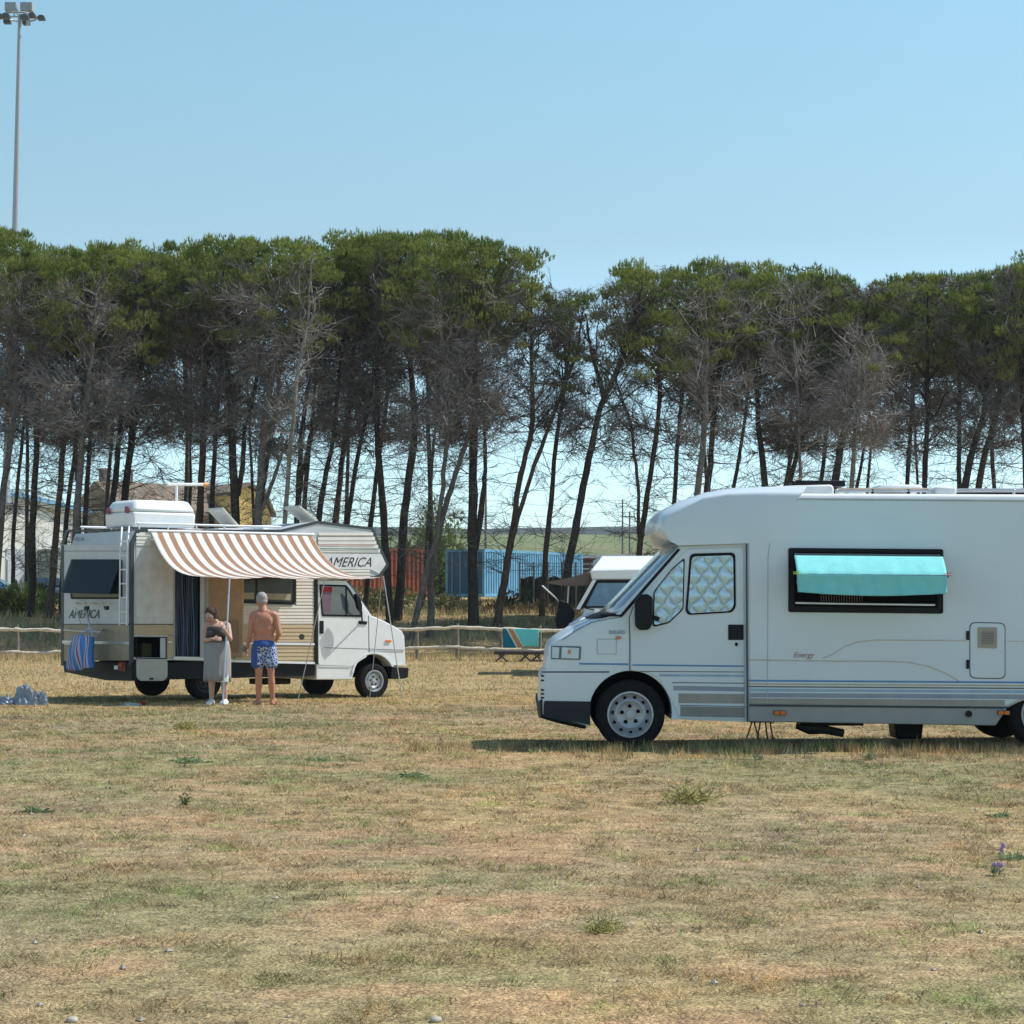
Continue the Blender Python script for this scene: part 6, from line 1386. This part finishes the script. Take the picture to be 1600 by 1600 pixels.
# --- woman, facing towards us and down, holding the pole
wp_ = on(339, 33.95); wp_.z = gz_(wp_.x, wp_.y); wo = empty('person', wp_)
tag(wo, 'dark haired woman in dark top and grey skirt looking down, holding the awning pole', 'person')
def wo_b(bm):
    for h_, k_, a_ in ((Vector((-.09, 0, .82)), Vector((-.07, -.03, .44)), Vector((-.075, .0, .085))), (Vector((.09, 0, .82)), Vector((.12, -.04, .44)), Vector((.145, -.02, .085)))):
        capsule(bm, h_, .10, k_, .058); capsule(bm, k_, .054, k_.lerp(a_, .3)+Vector((0, .012, 0)), .053); capsule(bm, k_.lerp(a_, .3)+Vector((0, .012, 0)), .053, a_, .034); foot(bm, a_, (-.2, -.9), .9)
    ell(bm, (0, .0, .88), (.185, .14, .13)); ell(bm, (.0, .0, 1.0), (.16, .125, .13)); ell(bm, (.01, -.01, 1.13), (.165, .13, .13)); ell(bm, (.015, -.02, 1.22), (.165, .115, .10))
    capsule(bm, (-.12, -.02, 1.29), .052, (.15, -.01, 1.29), .052); ell(bm, (-.065, -.10, 1.15), (.07, .065, .07)); ell(bm, (.085, -.10, 1.15), (.07, .065, .07))
    capsule(bm, (.0, -.02, 1.31), .05, (-.05, -.09, 1.39), .048)
    ell(bm, (-.085, -.12, 1.435), (.075, .095, .105), (-.6, 0, -.45)); capsule(bm, (-.125, -.205, 1.41), .011, (-.135, -.215, 1.385), .013)
    sL, eL, wL = Vector((-.16, -.02, 1.27)), Vector((-.19, -.08, 1.04)), Vector((-.03, -.20, 1.06))
    capsule(bm, sL, .05, eL, .038); capsule(bm, eL, .038, wL, .025); hand(bm, wL, (.9, -.05, .05), (0, .9, -.3), .4, .9, 1)
    sR, eR, wR = Vector((.175, .0, 1.27)), Vector((.235, -.14, 1.06)), Vector((.16, -.36, 1.22))
    capsule(bm, sR, .05, eR, .038); capsule(bm, eR, .038, wR, .025); hand(bm, wR, (-.25, -.3, .85), (-.6, .5, 0), .75, .9, -1)
wb_ = remesh('body', wo_b, skin_p, wo, .0065, 7); face(wb_, (-.09, -.125, 1.43), (-.42, -.75, -.5), (-.1, -.4, .8))
def wh(bm): ell(bm, (-.072, -.098, 1.478), (.098, .112, .102), (-.5, 0, -.4)); ell(bm, (-.035, -.05, 1.43), (.078, .075, .075)); ell(bm, (-.125, -.13, 1.47), (.05, .06, .05)); ell(bm, (-.02, -.09, 1.42), (.04, .07, .05))
remesh('hair', wh, mat('dark_brown_hair', (.055, .028, .020), .7, var=.3, scale=50, bump=.8, bscale=110), wo, .008, 2)
def wt(bm): ell(bm, (.01, -.025, 1.21), (.172, .135, .075)); ell(bm, (.01, -.07, 1.19), (.15, .095, .07)); capsule(bm, (-.09, -.03, 1.26), .035, (-.10, -.02, 1.33), .022); capsule(bm, (.12, -.03, 1.26), .035, (.13, -.02, 1.33), .022); ell(bm, (.005, -.0, 1.02), (.178, .142, .12)); ell(bm, (.01, -.015, 1.12), (.178, .143, .10)); ell(bm, (-.065, -.105, 1.14), (.078, .073, .07)); ell(bm, (.085, -.105, 1.14), (.078, .073, .07)); capsule(bm, (-.07, -.09, 1.2), .016, (-.075, -.03, 1.34), .014); capsule(bm, (.09, -.09, 1.2), .016, (.1, -.02, 1.34), .014)
remesh('top', wt, mat('dark_vest_fabric', (.055, .045, .042), .85), wo, .009, 3)
V = []; Fc = []; K = 36
for j, (z, rx, ry, cxx) in enumerate(((1.03, .185, .15, .005), (.95, .20, .165, .01), (.85, .212, .18, .012), (.68, .212, .185, .015), (.5, .210, .185, .012), (.385, .208, .185, .01))):
    for i in range(K):
        a = 2*pi*i/K; k_ = 1+.025*j*.5*sin(9*a+j*.4)*(j/3); V.append((cxx+rx*cos(a)*k_, ry*sin(a)*k_, z+(.02*sin(2*a) if j == 5 else 0)))
for j in range(5):
    for i in range(K): Fc.append((j*K+i, j*K+(i+1) % K, (j+1)*K+(i+1) % K, (j+1)*K+i))
skr = pymesh('skirt', V, Fc, mat('grey_wrap_cloth', (.30, .29, .29), .9, var=.08, scale=20), wo, smooth=True, ang=70); s_ = skr.modifiers.new('s', 'SOLIDIFY'); s_.thickness = .008
V = []; Fc = []
for j in range(6):
    for i in range(6): a = R(-28)-R(38)*i/5*(j+.3)/5.3; V.append((.012+.222*cos(a), .200*sin(a), .50-.118*j/5))
for j in range(5):
    for i in range(5): Fc.append((j*6+i, j*6+i+1, (j+1)*6+i+1, (j+1)*6+i))
pymesh('skirt_lining', V, Fc, mat('white_cloth', (.7, .7, .68), .9), skr)
def shoe(a, d):
    a = Vector(a); d = Vector(d).normalized()
    def f(bm): capsule(bm, a-d*.03+Vector((0, 0, .05)), .048, a+d*.13+Vector((0, 0, .04)), .042); capsule(bm, a+Vector((0, 0, .07)), .046, a+Vector((0, 0, .04)), .05)
    remesh('shoe', f, mat('white_shoe', (.75, .75, .74), .6), wo, .01, 2)
shoe((.145, -.03, 0), (-.2, -.9, 0)); shoe((-.075, -.01, 0), (-.2, -.9, 0))

# ------------------------------------------------------------------ summer haze
hz = box('haze', (-4200, -60, -3), (4200, 5900, 95), None)
hm = bpy.data.materials.new('haze_air'); hm.use_nodes = True; n = hm.node_tree; n.nodes.remove(n.nodes['Principled BSDF'])
pv = n.nodes.new('ShaderNodeVolumePrincipled'); pv.inputs['Density'].default_value = .00015; pv.inputs['Color'].default_value = (.86, .92, 1, 1); pv.inputs['Anisotropy'].default_value = .2
n.links.new(pv.outputs[0], n.nodes['Material Output'].inputs['Volume']); hz.data.materials.append(hm)
tag(hz, 'thin pale summer haze over the fields', 'haze', kind='stuff')
print('TRIS', sum(sum(len(p.vertices)-2 for p in o.data.polygons) if len(o.data.polygons) < 5000 else len(o.data.polygons)*(len(o.data.polygons[0].vertices)-2) for o in bpy.data.objects if o.type == 'MESH'))
